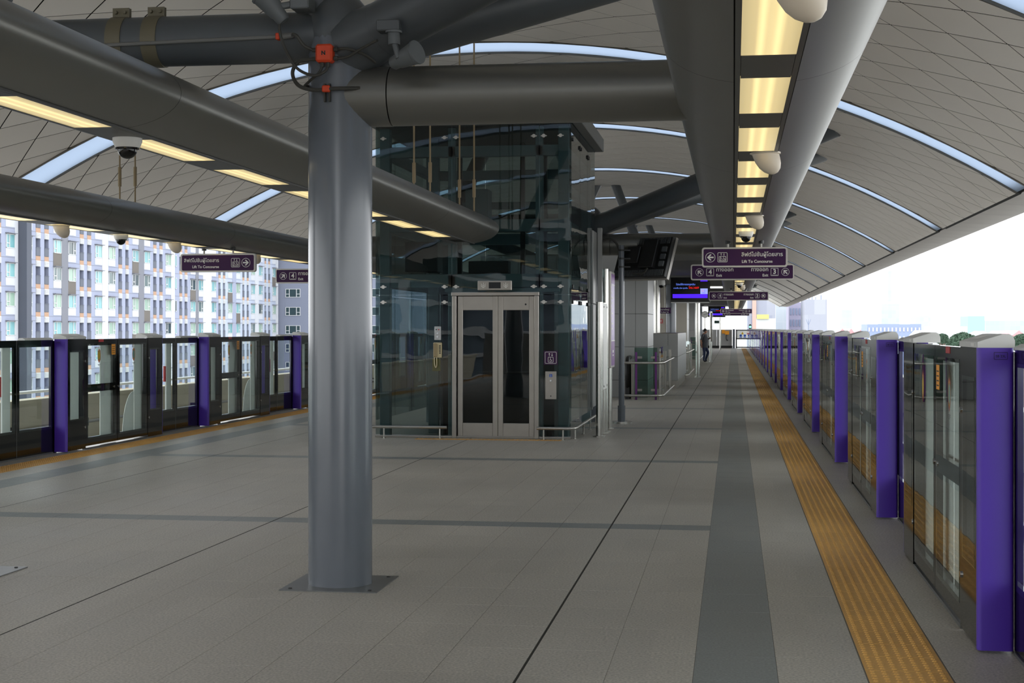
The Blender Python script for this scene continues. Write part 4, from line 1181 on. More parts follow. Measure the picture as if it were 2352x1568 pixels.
emitter('screen_blue', (80,30,255), 1.1); emitter('screen_text', (110,140,255), 1.0); emitter('screen_red', (255,30,20), .9); emitter('screen_pale', (165,180,255), 1.0)
mat('screen_black', (4,4,6), .15)
def led_screen(x, y, label, px, py):
    t = thing('passenger_screen', label, 'screen', (x, y, 2.44))
    MB().cbox(x-.645, x+.645, y-.02, y+.10, 2.44, 3.27, .008).build('casing', 'dark_steel', t)
    MB().box(x-.625, x+.625, y-.026, y-.019, 2.53, 3.25).build('panel', 'screen_black', t)
    MB().box(x-.62, x+.62, y-.06, y+.0, 2.43, 2.46).build('tray', 'gate_cap', t)
    P = Print(faceY(x, y-.0275, 2.53))
    P.rect(-.57, .56, .06, .19, 0); P.rect(.33, .56, .60, .66, 0)
    P.rect(.33, .565, .19, .37, 3)
    P.stroke([(.37,.30),(.41,.33),(.45,.30),(.41,.27),(.37,.30)], .014, 2); P.stroke([(.44,.30),(.48,.33),(.52,.30),(.48,.27),(.44,.30)], .014, 0)
    P.text('รฟม.', .445, .212, .055, 'CENTER', .02, 0)
    P.text('โปรดให้ทางรถฉุกเฉิน', -.15, .48, .085, 'CENTER', .015, 1, .62)
    P.text('บาดเจ็บ ป่วย ฉุกเฉิน', -.08, .365, .075, 'RIGHT', .015, 1, .46); P.text('โทร.1669', -.05, .365, .085, 'LEFT', .02, 2, .33)
    P.build('picture', ['screen_blue', 'screen_text', 'screen_red', 'screen_pale'], t)
    t2 = post('screen_post', 'round steel post standing under '+('the near blue lit screen' if y < 60 else 'the far blue lit screen'), 'post', px, y+.2, .07, 2.42 if y > 60 else 2.5, 'rail_steel', .12, .03)
led_screen(-1.40, 48.9, 'near blue lit passenger screen with Thai text on a steel post', -1.16, 49.0)
led_screen(-1.25, 112.5, 'far blue lit passenger screen near the platform end wall', -1.0, 113)
p2 = post('steel_post', 'slim steel post with narrow board beside the man looking at phone', 'post', -1.07, 71.3, .062, 2.4, 'rail_steel', .11, .03)
MB().box(-1.0, -.985, 71.1, 71.9, .98, 2.35).build('board', 'board_frame', p2)
ck = post('clock_post', 'round white platform clock on a slim steel post', 'clock', -1.42, 75.4, .04, 2.12, 'rail_steel', .1, .02)
MB().tube((-1.42,75.34,2.30), (-1.42,75.46,2.30), .18, n=28).build('case', 'dark_steel', ck)
MB().tube((-1.42,75.335,2.30), (-1.42,75.34,2.30), .165, n=28).build('dial', 'cam_white', ck)
Print(faceY(-1.42, 75.333, 2.30)).stroke([(-.09,-.03),(0,0),(.13,.05)], .016).build('hands', 'ink', ck)
pt = thing('ptz_camera', 'white hanging dome camera beside the slanted screen housing', 'camera', (-1.85, 38.6, 2.62))
MB().tube((-1.85,38.6,2.94), (-1.85,38.6,3.32), .03, n=12).lathe([(.035,2.98),(.06,2.94),(.1,2.82),(.105,2.74),(.1,2.72)], 20, Matrix.Translation((-1.85,38.6,0))).build('housing', 'cam_white', pt)
MB().lathe([(.07*math.cos(a*PI/16), 2.71-.07*math.sin(a*PI/16)) for a in range(9)], 18, Matrix.Translation((-1.85,38.6,0))).build('dome', 'cam_black', pt, ang=60)

# ---------------------------------------------------------------- stair and escalator enclosure
def panel_wall(name, label, x0, x1, yf, yb, zs, xs, mt='wall_panel', side=True):
    w = thing(name, label, None, ((x0+x1)/2, yf, 0), kind='structure')
    MB().box(x0+.01, x1-.01, yf+.015, yb, zs[0], zs[-1]-.005).build('core', 'dark_gap', w)
    for a, b in zip(xs, xs[1:]):
        for c, d in zip(zs, zs[1:]):
            MB().cbox(a+.004, b-.004, yf, yf+.015, c+.004, d-.004, .002).build('wall_sheet', mt, w)
    if side:
        n = max(1, int((yb-yf)/1.2))
        for i in range(n):
            for c, d in zip(zs, zs[1:]):
                MB().cbox(x1-.012, x1+.003, yf+.02+(yb-yf-.02)*i/n+.004, yf+.02+(yb-yf-.02)*(i+1)/n-.004, c+.004, d-.004, .002).build('wall_sheet', mt, w)
    MB().box(x0, x1, yf, yb, zs[-1]-.005, zs[-1]+.01).build('top_trim', 'brushed_steel', w)
    return w
panel_wall('wall_stair', 'grey metal panelled wall behind the escalator and slanted screen', -5.9, -1.97, 34.6, 37.0, [0,.40,1.17,1.94,3.3], [-5.9,-5.0,-4.1,-3.2,-2.25,-1.97])
sp_ = post('steel_pillar', 'stainless round pillar behind the half height panelled wall', 'pillar', -2.4, 47.2, .1, 3.32, 'rail_steel', .12, .02)
panel_wall('wall_low', 'half height grey panelled wall past the glass balustrade', -2.25, -1.46, 39.6, 46.5, [.22,.85,1.46], [-2.25,-1.72,-1.46])
MB().box(-2.2, -1.5, 39.65, 46.4, 0, .22).build('plinth', 'brushed_steel', bpy.data.objects['wall_low'])
panel_wall('wall_room', 'grey panelled room wall between the steel columns farther along', -5.9, -1.95, 63.2, 66, [0,1.0,2.0,3.3], [-5.9,-4.9,-3.9,-2.9,-1.95])
panel_wall('wall_far', 'grey panelled room wall near the platform end', -5.9, -2.2, 86, 100, [0,1.5,3.3], [-5.9,-4.5,-3.2,-2.2])
bw = MB().box(-5.5, -1.9, 61.5, 61.65, 0, 3.3).build('wall_beige', mat('beige_wall', (176,170,158), .6)); struct(bw, 'beige inner wall with red fire signs')
for x, w_ in ((-2.96, 'hose reel'), (-2.60, 'extinguisher')):
    fs_ = thing('fire_sign', 'small red fire %s sign on the beige inner wall' % w_, 'sign', (x, 61.45, 1.8))
    MB().box(x-.09, x+.09, 61.46, 61.495, 1.8, 2.0).build('plate', 'red_paint', fs_)
    P = Print(faceY(x, 61.455, 1.9)); P.frame(-.085,.085,-.095,.095,.008,.006)
    if w_ == 'extinguisher': P.stroke([(-.01,-.07),(-.01,.04),(.025,.07)], .03)
    else: P.ring(-.03,.0,.045,.015,14).stroke([(.03,-.07),(.03,.05)], .02).stroke([(.0,.05),(.06,.05)], .015)
    P.build('symbol', 'sign_white', fs_)
ps_ = thing('hanging_sign', 'purple train direction sign above the red fire signs', 'sign', (-3.2, 57.0, 2.17))
MB().cbox(-4.1, -2.36, 56.96, 57.04, 2.17, 2.39, .01).build('face', 'sign_purple', ps_)
Print(faceY(-2.6, 56.955, 2.28)).text('ไปบางใหญ่', 0, .01, .08, 'CENTER', .012).text('To Bang Yai', 0, -.08, .06, 'CENTER', .02).build('lettering', 'sign_white', ps_)
for x in (-3.8, -2.6): MB().tube((x,57.0,2.38), (x,57.0,3.32), .015, n=8).build('stem', 'sign_frame', ps_)
sf = MB().box(-6.3, -.36, 38.0, 119, 3.32, 3.5).build('ceiling_soffit', 'soffit'); struct(sf, 'flat dark grey soffit over the stairs beyond the lift')
emitter('white_light', (255,255,250), 1.6)
for x, y in ((-.75, 62), (-.75, 82)):
    lt_ = thing('ceiling_light', 'flat white lit ceiling panel under the dark soffit', 'light', (x, y, 3.29), group='white soffit lights')
    MB().box(x-.34, x+.34, y-1.3, y+1.3, 3.295, 3.32).build('frame', 'cam_white', lt_)
    MB().box(x-.3, x+.3, y-1.25, y+1.25, 3.29, 3.296).build('diffuser', 'white_light', lt_)
def balustrade(label, x0, x1, y0, y1, h=1.17):
    t = thing('glass_balustrade', label, 'balustrade', (x1, y0, 0))
    MB().box(x0, x1-.03, y0-.006, y0+.006, .06, h).build('glass_panel', 'pane_rail', t)
    n = max(2, int((y1-y0)/2.4)); L = (y1-y0)/n
    for i in range(n): MB().box(x1-.006, x1+.006, y0+.04+i*L, y0+(i+1)*L-.02, .06, h).build('glass_panel', 'pane_clear', t)
    for x in (x0+.04, x1-.06): MB().cbox(x-.022, x+.022, y0-.05, y0-.008, 0, h-.1, .004).build('post', 'purple_post', t)
    for i in range(n+1): MB().cbox(x1+.008, x1+.04, y0+i*L-.02, y0+i*L+.02, 0, h-.12, .004).build('post', 'brushed_steel', t)
    for z in (.83, .10):
        pts = [(x0-.25, y0-.11, z), (x1-.05, y0-.11, z), (x1+.06, y0-.05, z), (x1+.10, y0+.08, z), (x1+.10, y1, z)]
        MB().path(pts, .028, 12).build('handrail', 'rail_steel', t, ang=60)
    b = MB()
    for z in (.95, .22):
        for x in (x0+.12, x1-.12): b.box(x-.05, x+.05, y0-.03, y0+.02, z-.025, z+.025)
    b.build('glass_clip', 'brushed_steel', t)
    return t
balustrade('glass balustrade with purple posts and steel rails beside the escalator', -2.2, -1.66, 33.45, 39.3)
balustrade('glass balustrade with steel rails past the half height wall', -1.95, -1.55, 48.2, 55)
balustrade('glass balustrade with steel rails behind the man looking at phone', -2.1, -1.75, 73.5, 82)
es = thing('escalator_newel', 'black escalator handrail loop with steel skirt end', 'escalator', (-2.42, 33.6, 0))
pts = [(-2.38+.0, 36.5, .93), (-2.38, 34.0, .93)]+[(-2.38, 33.95-.32*math.sin(a*PI/10), .58+.35*math.cos(a*PI/10)) for a in range(1, 10)]+[(-2.38, 34.2, .23)]
MB().path(pts, .045, 10).build('handrail', 'rubber', es)
MB().box(-2.43, -2.33, 33.75, 36.5, .0, .80).build('skirt', 'dark_steel', es)
MB().box(-2.28, -2.23, 33.55, 36.5, .0, .86).build('side_trim', 'brushed_steel', es)

# ---------------------------------------------------------------- platform end
ew = thing('wall_end', 'low grey wall closing the far end of the platform', None, (-3.5, 122.2, 0), kind='structure')
for i in range(6): MB().cbox(-7.5+i*1.23+.004, -7.5+(i+1)*1.23-.004, 122.1, 122.3, .2, 1.52, .004).build('wall_sheet', 'wall_panel', ew)
MB().box(-7.5, -.1, 122.12, 122.28, 0, .2).build('plinth', 'rubber', ew)
ep = MB().cbox(-.09, .12, 121.9, 122.2, 0, 1.55, .01).build('end_post', 'column_paint'); tag(ep, 'grey square post between the end wall and the warning gate', 'post')
eg = thing('end_gate', 'black framed gate with warning signs at the platform end', 'gate', (.85, 122, 0))
f_ = MB()
for x in (.17, 1.52): f_.box(x, x+.1, 121.95, 122.03, 0, 1.52)
for z in (.03, .72, 1.42): f_.box(.17, 1.62, 121.95, 122.03, z, z+.09)
f_.build('frame', 'gate_black', eg)
MB().box(.27, 1.52, 121.98, 121.99, .81, 1.42).build('sign_board', 'inner_grey', eg)
P = Print(faceY(.9, 121.975, 1.12))
P.poly([(-.3,.0),(-.08,.0),(-.19,.22)], 0); P.rect(.15,.38,.0,.07,1); P.ring(.26,.16,.09,.02,16,1); P.rect(.42,.55,.2,.25,0)
for x in (-.33, 0, .33): P.disc(x, -.1, .1, 14, 2); P.rect(x-.11, x+.11, -.28, -.22, 2)
P.build('warning_symbols', ['yellow_sign', 'red_paint', 'blue_sign'], eg)
MB().box(.27, 1.52, 121.98, 121.99, .12, .72).build('pane', 'pane_clear', eg)
ob_ = thing('equipment_box', 'small orange equipment boxes with hanging hose on the end wall', 'box', (-.72, 122.0, .95))
MB().cbox(-.95, -.70, 121.94, 122.095, 1.18, 1.48, .01).build('box', 'sticker_orange', ob_); MB().cbox(-.69, -.36, 121.93, 122.095, 1.1, 1.40, .01).build('box', 'sticker_orange', ob_)
MB().path(catmull([(-.55,122.0,1.1),(-.58,122.0,.9),(-.56,122.0,.7),(-.46,122.0,.62)], 5), .05, 8).build('hose', 'cable', ob_)
sgn = thing('signal_lamp', 'green lit signal lamp on a black mast past the end gate', 'signal', (1.35, 124.5, -.4))
MB().tube((1.35,124.5,-.5), (1.35,124.5,1.95), .04, n=10).build('mast', 'rubber', sgn)
emitter('green_light', (120,255,200), 3.0)
MB().tube((1.35,124.4,1.73), (1.35,124.46,1.73), .09, n=16).build('lens', 'green_light', sgn)
MB().cbox(1.25,1.45,124.45,124.6,1.55,1.92,.01).build('head', 'rubber', sgn)
gs = thing('exit_sign_small', 'small dark green hanging sign beyond the far screen', 'sign', (-1.3, 118, 1.95))
MB().box(-1.5, -.95, 117.97, 118.03, 1.98, 2.22).build('plate', mat('dark_green', (30,62,50), .5), gs)
MB().tube((-1.4,118,2.2), (-1.4,118,3.32), .015, n=6).build('stem', 'sign_frame', gs); MB().tube((-1.05,118,2.2), (-1.05,118,3.32), .015, n=6).build('stem', 'sign_frame', gs)
# ---------------------------------------------------------------- the man looking at his phone
def skin_mesh(joints, edges, sub=2):
    """joints: name -> (x, y, z, radius); returns an evaluated continuous mesh"""
    names = list(joints); me = bpy.data.meshes.new('skin')
    me.from_pydata([joints[n][:3] for n in names], [(names.index(a), names.index(b)) for a, b in edges], [])
    ob = bpy.data.objects.new('skin', me); COL.objects.link(ob)
    sm = ob.modifiers.new('skin', 'SKIN'); ss = ob.modifiers.new('sub', 'SUBSURF'); ss.levels = sub; ss.render_levels = sub
    sk = me.skin_vertices[0].data
    for i, n in enumerate(names):
        r = joints[n][3]; r = r if isinstance(r, tuple) else (r, r)
        sk[i].radius = r
    sk[0].use_root = True
    dg = bpy.context.evaluated_depsgraph_get()
    out = bpy.data.meshes.new_from_object(ob.evaluated_get(dg))
    bpy.data.objects.remove(ob)
    return out
mat('skin_tone', (148,104,82), .55); mat('shirt_grey', (66,67,72), .8, 0, .08, 30); mat('jeans_navy', (38,48,78), .85, 0, .1, 40); mat('hair_black', (14,12,12), .6); mat('shoe_dark', (44,42,42), .6); mat('shoe_sole', (196,192,182), .7)
J = dict(pelvis=(0,0,.84,(.15,.165)), waist=(.025,0,.96,(.165,.175)), belly=(.035,0,1.06,(.165,.175)), chest=(-.01,0,1.19,(.145,.175)), collar=(-.01,0,1.31,(.07,.09)), neck=(.02,0,1.36,.052),
  jaw=(.07,0,1.415,(.062,.058)), head=(.06,0,1.47,(.085,.075)), crown=(.045,0,1.53,(.07,.066)),
  sh1=(-.03,-.165,1.28,.058), el1=(-.1,-.215,1.04,.044), wr1=(-.075,-.2,.83,.032), hd1=(-.06,-.195,.76,(.028,.018)),
  sh2=(-.02,.165,1.28,.058), el2=(.04,.2,1.06,.044), wr2=(.2,.1,1.12,.03), hd2=(.255,.06,1.15,(.018,.03)),
  hp1=(.0,-.085,.78,.095), kn1=(.035,-.095,.45,.066), an1=(.0,-.095,.10,.046), to1=(.10,-.10,.045,.042),
  hp2=(.01,.085,.78,.095), kn2=(.17,.06,.48,.066), an2=(.06,.03,.14,.046), to2=(.1,.02,.05,.04))
E_ = [('pelvis','waist'),('waist','belly'),('belly','chest'),('chest','collar'),('collar','neck'),('neck','jaw'),('jaw','head'),('head','crown'),
  ('collar','sh1'),('sh1','el1'),('el1','wr1'),('wr1','hd1'),('collar','sh2'),('sh2','el2'),('el2','wr2'),('wr2','hd2'),
  ('pelvis','hp1'),('hp1','kn1'),('kn1','an1'),('an1','to1'),('pelvis','hp2'),('hp2','kn2'),('kn2','an2'),('an2','to2')]
man = thing('person', 'man in dark grey shirt and jeans leaning by steel post, looking down at a phone', 'person', (-1.36, 70.3, 0), rot=(0, 0, -0.25))
me = skin_mesh(J, E_)
for n in ('shirt_grey', 'jeans_navy', 'skin_tone', 'shoe_dark'): me.materials.append(MATS[n])
for p in me.polygons:
    c = p.center; k = 0
    if c.z < .76: k = 1
    if c.z < .10: k = 3
    if c.z > 1.345 and abs(c.y) < .12: k = 2
    if (c.x > .205 and c.z > 1.08) or (c.y > .17 and c.x > .06 and c.z > 1.0): k = 2
    if c.x < -.04 and abs(c.y) > .13 and c.z < 1.06: k = 2
    p.material_index = k; p.use_smooth = True
body = bpy.data.objects.new('body', me); COL.objects.link(body); body.parent = man; WL[body.name] = Vector((0,0,0))
def fingers(base, dirv, side, curl, L=.06):
    mb = MB(); b = Vector(base); d = Vector(dirv).normalized(); s = Vector(side).normalized(); u = Vector(curl).normalized()
    for i, l in enumerate((.9, 1.0, .95, .75)):
        o = b+s*((i-1.5)*.013)
        mb.path([o-d*.02, o+d*L*l*.45, o+d*L*l*.75+u*L*.2, o+d*L*l*.85+u*L*.42], [.0085,.008,.0075,.006], 6)
    o = b-s*.03
    mb.path([o-d*.03, o-s*.012+u*.01, o-s*.014+u*.025+d*.02], [.009,.008,.006], 6)
    return mb
fingers((-.058,-.195,.74), (.1,0,-1), (1,0,0), (0,.5,.2)).build('fingers', 'skin_tone', body)
fingers((.27,.055,1.15), (1,-.3,.2), (0,0,1), (-.2,-1,.1)).build('fingers', 'skin_tone', body)
hair = MB(); n = 16
for i in range(1): pass
vs = []; rows_ = 7
for i in range(rows_+1):
    a = PI*.62*i/rows_
    for k in range(n):
        b = 2*PI*k/n; front = max(0, math.cos(b))
        aa = a*(1-.32*front)
        vs.append((.04+.097*math.sin(aa)*math.cos(b), .092*math.sin(aa)*math.sin(b), 1.485+.115*math.cos(aa)))
hair.add(vs, [(i*n+k, i*n+(k+1) % n, (i+1)*n+(k+1) % n, (i+1)*n+k) for i in range(rows_) for k in range(n)])
hair.build('hair', 'hair_black', man, ang=80)
fc = MB()
for y in (-.03, .03):
    fc.ball((.143, y, 1.475), (.006,.011,.006), 8, 6)
fc.build('eyes', 'hair_black', body)
MB().path([(.138,0,1.478),(.165,0,1.44),(.135,0,1.432)], [.009,.014,.008], 8).build('nose', 'skin_tone', body)
for y in (-.078, .078): MB().ball((.05, y, 1.455), (.018,.01,.03), 10, 8).build('ear', 'skin_tone', body)
MB().box(.131,.137,-.02,.02,1.402,1.409).build('mouth', 'emb_red', body)
sk_ = MB()
for (x, y, z, r) in ((.06,-.098,.0,0), ):
    sk_.prism([(x-.12,y-.045),(x+.08,y-.05),(x+.145,y-.02),(x+.145,y+.02),(x+.08,y+.045),(x-.12,y+.04)], 'z', .0, .025)
sk_.prism([(.02,.0),(.12,-.005),(.15,.02),(.12,.05),(.02,.05)], 'z', .0, .02)
sk_.build('shoe_soles', 'shoe_sole', man)
hem = MB().lathe([(.188,.70),(.19,.78),(.182,.9)], 20, Matrix.Translation((.012,0,0)) @ Matrix.Diagonal((.86,1.02,1,1)))
hem.build('shirt_hem', 'shirt_grey', man)
ph_ = MB().cbox(.262,.272,-.02,.05,1.13,1.27,.004).build('phone', 'cam_black'); ph_.location = (-1.36+.27*math.cos(.25)+.02, 70.3-.27*math.sin(.25), 1.13); ph_.rotation_euler = (0, -.6, -.25)
tag(ph_, 'black phone held in front of the man by the steel post', 'phone')
bag = MB().cbox(-.17,-.09,-.13,.13,.78,1.12,.03).build('backpack', 'rubber', man); bag['label'] = 'dark bag at his back'
def mk(name, rgb, *a, **k):
    # building paint, given as seen in plain daylight and scaled to its albedo
    c = [x*0.54 for x in lin(rgb)[:3]]
    s = [255*(12.92*x if x <= .0031308 else 1.055*x**(1/2.4)-.055) for x in c]
    return mat(name, s, *a, **k)
def dimc(rgb, k=.50):
    c = [x*k for x in lin(rgb)[:3]]
    return [255*(12.92*x if x <= .0031308 else 1.055*x**(1/2.4)-.055) for x in c]
# ---------------------------------------------------------------- apartment block across the track
AX = -68.8; FLH = 2.8
mk('apt_lavender', (178,186,212), .85, 0, .02, .3); mk('apt_pale', (205,216,238), .85, 0, .02, .3); mk('apt_white', (228,232,240), .85); mk('apt_grey', (142,145,156), .85); mk('apt_dark', (96,102,116), .85); mk('apt_brown', (126,120,114), .85)
mk('apt_back', (70,76,92), .85); mk('apt_rail', (112,118,132), .8); mk('apt_orange', (206,168,140), .85); mk('apt_frame', (236,238,240), .6); mk('apt_slot', (60,62,66), .8)
mk('curtain_teal', (150,208,214), .25, 0, .06, 1.5); mk('curtain_mint', (176,208,190), .25, 0, .06, 1.5); mk('curtain_aqua', (128,188,196), .25, 0, .08, 1.5); mk('glass_dark', (58,80,86), .15, 0, .12, 1.0); mk('glass_grey', (108,130,132), .2, 0, .1, 1.0)
PANES = ['curtain_teal', 'curtain_mint', 'curtain_aqua', 'glass_dark', 'glass_grey', 'curtain_mint', 'curtain_teal']
wins = [(13,33.7,0),(55,71.6,1),(122,141,0),(156,174,1),(218,234,0),(249,264,1),(304,318,0),(330.6,344,1),(380,392.6,0),(401,405.6,2),(437,449,0),(456,464.6,1),(485.5,495.5,1),(523.5,533,0),(542,551,1),(576.6,585,0),(594,602,1),(626,633,0)]
bals = [(-9,2),(82,92.6),(101.8,111.7),(183,192),(200,209),(272,280),(288,295),(352,359),(366,373),(412,418),(424,430),(501.6,506.6),(512,517),(556.7,561),(566.6,571),(607.5,611),(616,620)]
strips = [(33.7,41,'apt_white'),(41.6,52.8,'apt_dark'),(141,156,'apt_grey'),(234,248,'apt_white'),(318,330.6,'apt_grey'),(392.6,401,'apt_white'),(449,456,'apt_grey'),(465.6,485.5,'apt_white'),(533.7,542,'apt_lavender'),(585,594,'apt_white'),(633,638.6,'apt_white')]
Yp = lambda px: atX(px, 700, AX).y
z_top = atX(23, 536.6, AX).z
apt = thing('apartment_block', 'tall lavender and white apartment block with rows of windows and narrow balconies', 'building', (AX-6, 170, -13))
YA, YB = Yp(-60), Yp(638.6)
FL = [z_top-FLH*k for k in range(-3, 8)]
ztop = FL[0]+FLH*1.2
MB().box(AX-12, AX-1.2, YA, YB, -13, ztop).build('rear_wall', 'apt_back', apt)
segs = []; y = YA
for a, b in bals:
    a, b = Yp(a), Yp(b)
    if a > y: segs.append((y, a))
    y = b
segs.append((y, YB))
split = Yp(456)
for a, b in segs:
    MB().box(AX-1.2, AX, a, b, -13, ztop).build('wall_bay', 'apt_lavender' if a < split else 'apt_pale', apt)
for a, b, m_ in strips:
    MB().box(AX-.1, AX+(.9 if m_ == 'apt_dark' else .04), Yp(a), Yp(b), -13, ztop).build('pilaster', m_, apt)
# one window mesh per kind, shared
def win_mesh(kind):
    W, H = (1.75, 1.38) if kind < 2 else (.55, 1.38)
    b = MB(); f = .07
    b.box(0,.07,-W/2,-W/2+f,-H,0).box(0,.07,W/2-f,W/2,-H,0).box(0,.07,-W/2,W/2,-f,0).box(0,.07,-W/2,W/2,-H,-H+f)
    if kind < 2:
        ym = -W/2+W*(.36 if kind == 0 else .64)
        b.box(0,.08,ym-.05,ym+.05,-H,0)
        ya, yb = (-W/2, ym) if kind == 0 else (ym, W/2)
        b.box(0,.08,ya,yb,-H*.66-.04,-H*.66+.04)
    return b.mesh('window', 'apt_frame'), W, H
WM = [win_mesh(k) for k in range(3)]
pm_ = {}
for k in range(3):
    for pn in set(PANES):
        pm_[k, pn] = MB().box(.005,.03,-WM[k][1]/2+.04,WM[k][1]/2-.04,-WM[k][2]+.04,-.04).mesh('pane', pn)
can = MB().box(0,.35,-1.0,1.0,.03,.09).mesh('canopy', 'apt_grey'); sp_w = MB().box(0,.03,-.92,.92,-2.15,-1.38).mesh('spandrel', 'apt_white'); sp_b = MB().box(0,.035,-.92,.92,-2.72,-1.38).mesh('spandrel', 'apt_brown')
c = WL[apt.name]; rnd = random.Random(5); brown = {2:(0,4), 3:(1,5), 6:(0,3), 7:(2,6), 10:(1,4), 13:(1,5), 14:(2,), 17:(0,4)}
for wi, (a, b, kind) in enumerate(wins):
    yc = (Yp(a)+Yp(b))/2
    for fi, z in enumerate(FL):
        w = piece(WM[kind][0], 'window', apt, (AX-c.x, yc-c.y, z-c.z))
        w2 = piece(pm_[kind, rnd.choice(PANES)], 'pane', w)
        if kind < 2:
            piece(can, 'canopy', apt, (AX-c.x, yc-c.y, z-c.z))
            piece(sp_b if fi-3 in brown.get(wi, ()) else sp_w, 'spandrel', apt, (AX-c.x, yc-c.y, z-c.z))
lv = MB().box(0,.04,-.45,.45,-.02,.56)
for i in range(5): lv.box(.04,.09,-.40,.40,.03+i*.105,.09+i*.105)
lvm = lv.mesh('louver', 'apt_frame'); rlm = MB().box(-.02,.04,-.43,.43,-1.76,-.93).box(-.02,.07,-.45,.45,-.95,-.90).mesh('balcony_rail', 'apt_rail'); orm = MB().box(-.3,.02,-.45,.45,-2.24,-1.78).mesh('slab_band', 'apt_orange')
slt = MB()
for i in range(5): slt.box(.041,.043,-.38,.3,.085+i*.105,.115+i*.105)
for a, b in bals:
    yc = (Yp(a)+Yp(b))/2; sc = (Yp(b)-Yp(a))/.9
    for z in FL:
        zz = z-.08
        for me_, nm in ((lvm, 'louver'), (rlm, 'balcony_rail'), (orm, 'slab_band')):
            o = piece(me_, nm, apt, (AX-c.x, yc-c.y, zz-c.z)); o.scale = (1, sc, 1)
fline = MB()
for z in FL: fline.box(AX-.02, AX+.012, YA, YB, z+.52, z+.555)
fline.build('floor_joint', 'apt_grey', apt)
# set-back grey wing with wide windows
YW = YB+1.0
wing = thing('apartment_wing', 'grey apartment wing wall with wide white framed windows behind the exit sign', 'building', (-60, YW, -13))
mk('wing_grey', (150,157,178), .85, 0, .02, .3)
MB().box(AX-2, -45, YW, YW+14, -13, ztop).build('wall', 'wing_grey', wing)
x0 = atY(656, 700, YW).x; x1 = atY(690, 700, YW).x; z0 = atY(670, 663, YW).z
W = x1-x0; wm = MB()
for u, v, d0, d1 in ((0,.08,-1.32,0),(W-.08,W,-1.32,0),(.26*W-.05,.26*W+.05,-1.32,0),(.74*W-.05,.74*W+.05,-1.32,0)): wm.box(u, v, -.08, 0, d0, d1)
wm.box(0,W,-.08,0,-.08,0).box(0,W,-.08,0,-1.32,-1.24).box(0,.26*W,-.08,0,-.85,-.77).box(.74*W,W,-.08,0,-.85,-.77)
wmm = wm.mesh('window', 'apt_frame'); wpm = MB().box(.05,W-.05,-.03,-.005,-1.28,-.04).mesh('pane', 'glass_dark'); cw = WL[wing.name]
for xoff in (0, 6.5, 13):
    for k in range(-3, 7):
        w_ = piece(wmm, 'window', wing, (x0+xoff-cw.x, -.001, z0-k*FLH-cw.z)); piece(wpm, 'pane', w_)

# ---------------------------------------------------------------- city beyond the sky side
def cuboid(px0, px1, ytop, Y, depth=20, zb=-13):
    a, b = atY(px0, 700, Y), atY(px1, 700, Y); zt = atY((px0+px1)/2, ytop, Y).z
    return a.x, b.x, Y, Y+depth, zb, zt
def brickmat(name, c1, c2, mortar, sx, sz, off=.5):
    m = bpy.data.materials.new(name); m.use_nodes = True; nt = m.node_tree; b = nt.nodes['Principled BSDF']; b.inputs['Roughness'].default_value = .8
    geo = nt.nodes.new('ShaderNodeNewGeometry'); sp = nt.nodes.new('ShaderNodeSeparateXYZ'); cb3 = nt.nodes.new('ShaderNodeCombineXYZ'); br = nt.nodes.new('ShaderNodeTexBrick')
    nt.links.new(geo.outputs['Position'], sp.inputs[0]); nt.links.new(sp.outputs['X'], cb3.inputs['X']); nt.links.new(sp.outputs['Z'], cb3.inputs['Y']); nt.links.new(cb3.outputs[0], br.inputs['Vector'])
    br.inputs['Scale'].default_value = 1.0; br.inputs['Brick Width'].default_value = sx; br.inputs['Row Height'].default_value = sz; br.inputs['Mortar Size'].default_value = .06; br.offset = off
    br.inputs['Color1'].default_value = lin(dimc(c1)); br.inputs['Color2'].default_value = lin(dimc(c2)); br.inputs['Mortar'].default_value = lin(dimc(mortar))
    nt.links.new(br.outputs['Color'], b.inputs['Base Color']); MATS[name] = m
brickmat('tower_panels', (180,186,206), (216,219,231), (200,204,218), 2.4, 4.5)
brickmat('far_tower', (218,230,240), (226,236,244), (232,240,246), 3.0, 3.2, 0)  # distance haze put into the base colours, paling the far towers
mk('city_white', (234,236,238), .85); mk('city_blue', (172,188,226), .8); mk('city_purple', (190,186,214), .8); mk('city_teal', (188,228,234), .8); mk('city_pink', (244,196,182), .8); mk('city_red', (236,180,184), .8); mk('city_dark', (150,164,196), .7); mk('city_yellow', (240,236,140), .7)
def building(name, label, box, m_, wins_=None, wm_='city_dark', extra=None):
    x0, x1, y0, y1, z0, z1 = box
    t = thing(name, label, 'building', ((x0+x1)/2, (y0+y1)/2, -13))
    MB().box(*box).build('wall', m_, t)
    MB().box(x0, x1, y0, y1, z1, z1+.6).build('parapet', m_, t)
    if wins_:
        nx, zs, fw, fh = wins_; dx = (x1-x0)/nx; wmesh = MB().box(-dx*fw/2, dx*fw/2, -.15, .05, -fh/2, fh/2).mesh('window', wm_)
        cc = WL[t.name]
        for i in range(nx):
            for z in zs: piece(wmesh, 'window', t, (x0+(i+.5)*dx-cc.x, y0-cc.y, z-cc.z))
    return t
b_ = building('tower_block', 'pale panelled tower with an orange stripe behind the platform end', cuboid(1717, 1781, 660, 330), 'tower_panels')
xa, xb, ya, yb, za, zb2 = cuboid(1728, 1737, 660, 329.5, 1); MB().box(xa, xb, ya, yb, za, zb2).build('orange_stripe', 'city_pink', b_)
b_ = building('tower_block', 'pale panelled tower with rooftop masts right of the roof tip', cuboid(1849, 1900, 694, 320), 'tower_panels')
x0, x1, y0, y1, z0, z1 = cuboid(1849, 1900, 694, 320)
for i, u in enumerate((.2, .35, .5, .75)): MB().tube((x0+(x1-x0)*u, y0+2, z1), (x0+(x1-x0)*u, y0+2, z1+1.2+.4*(i % 2)), .12, n=6).build('mast', 'city_dark', b_)
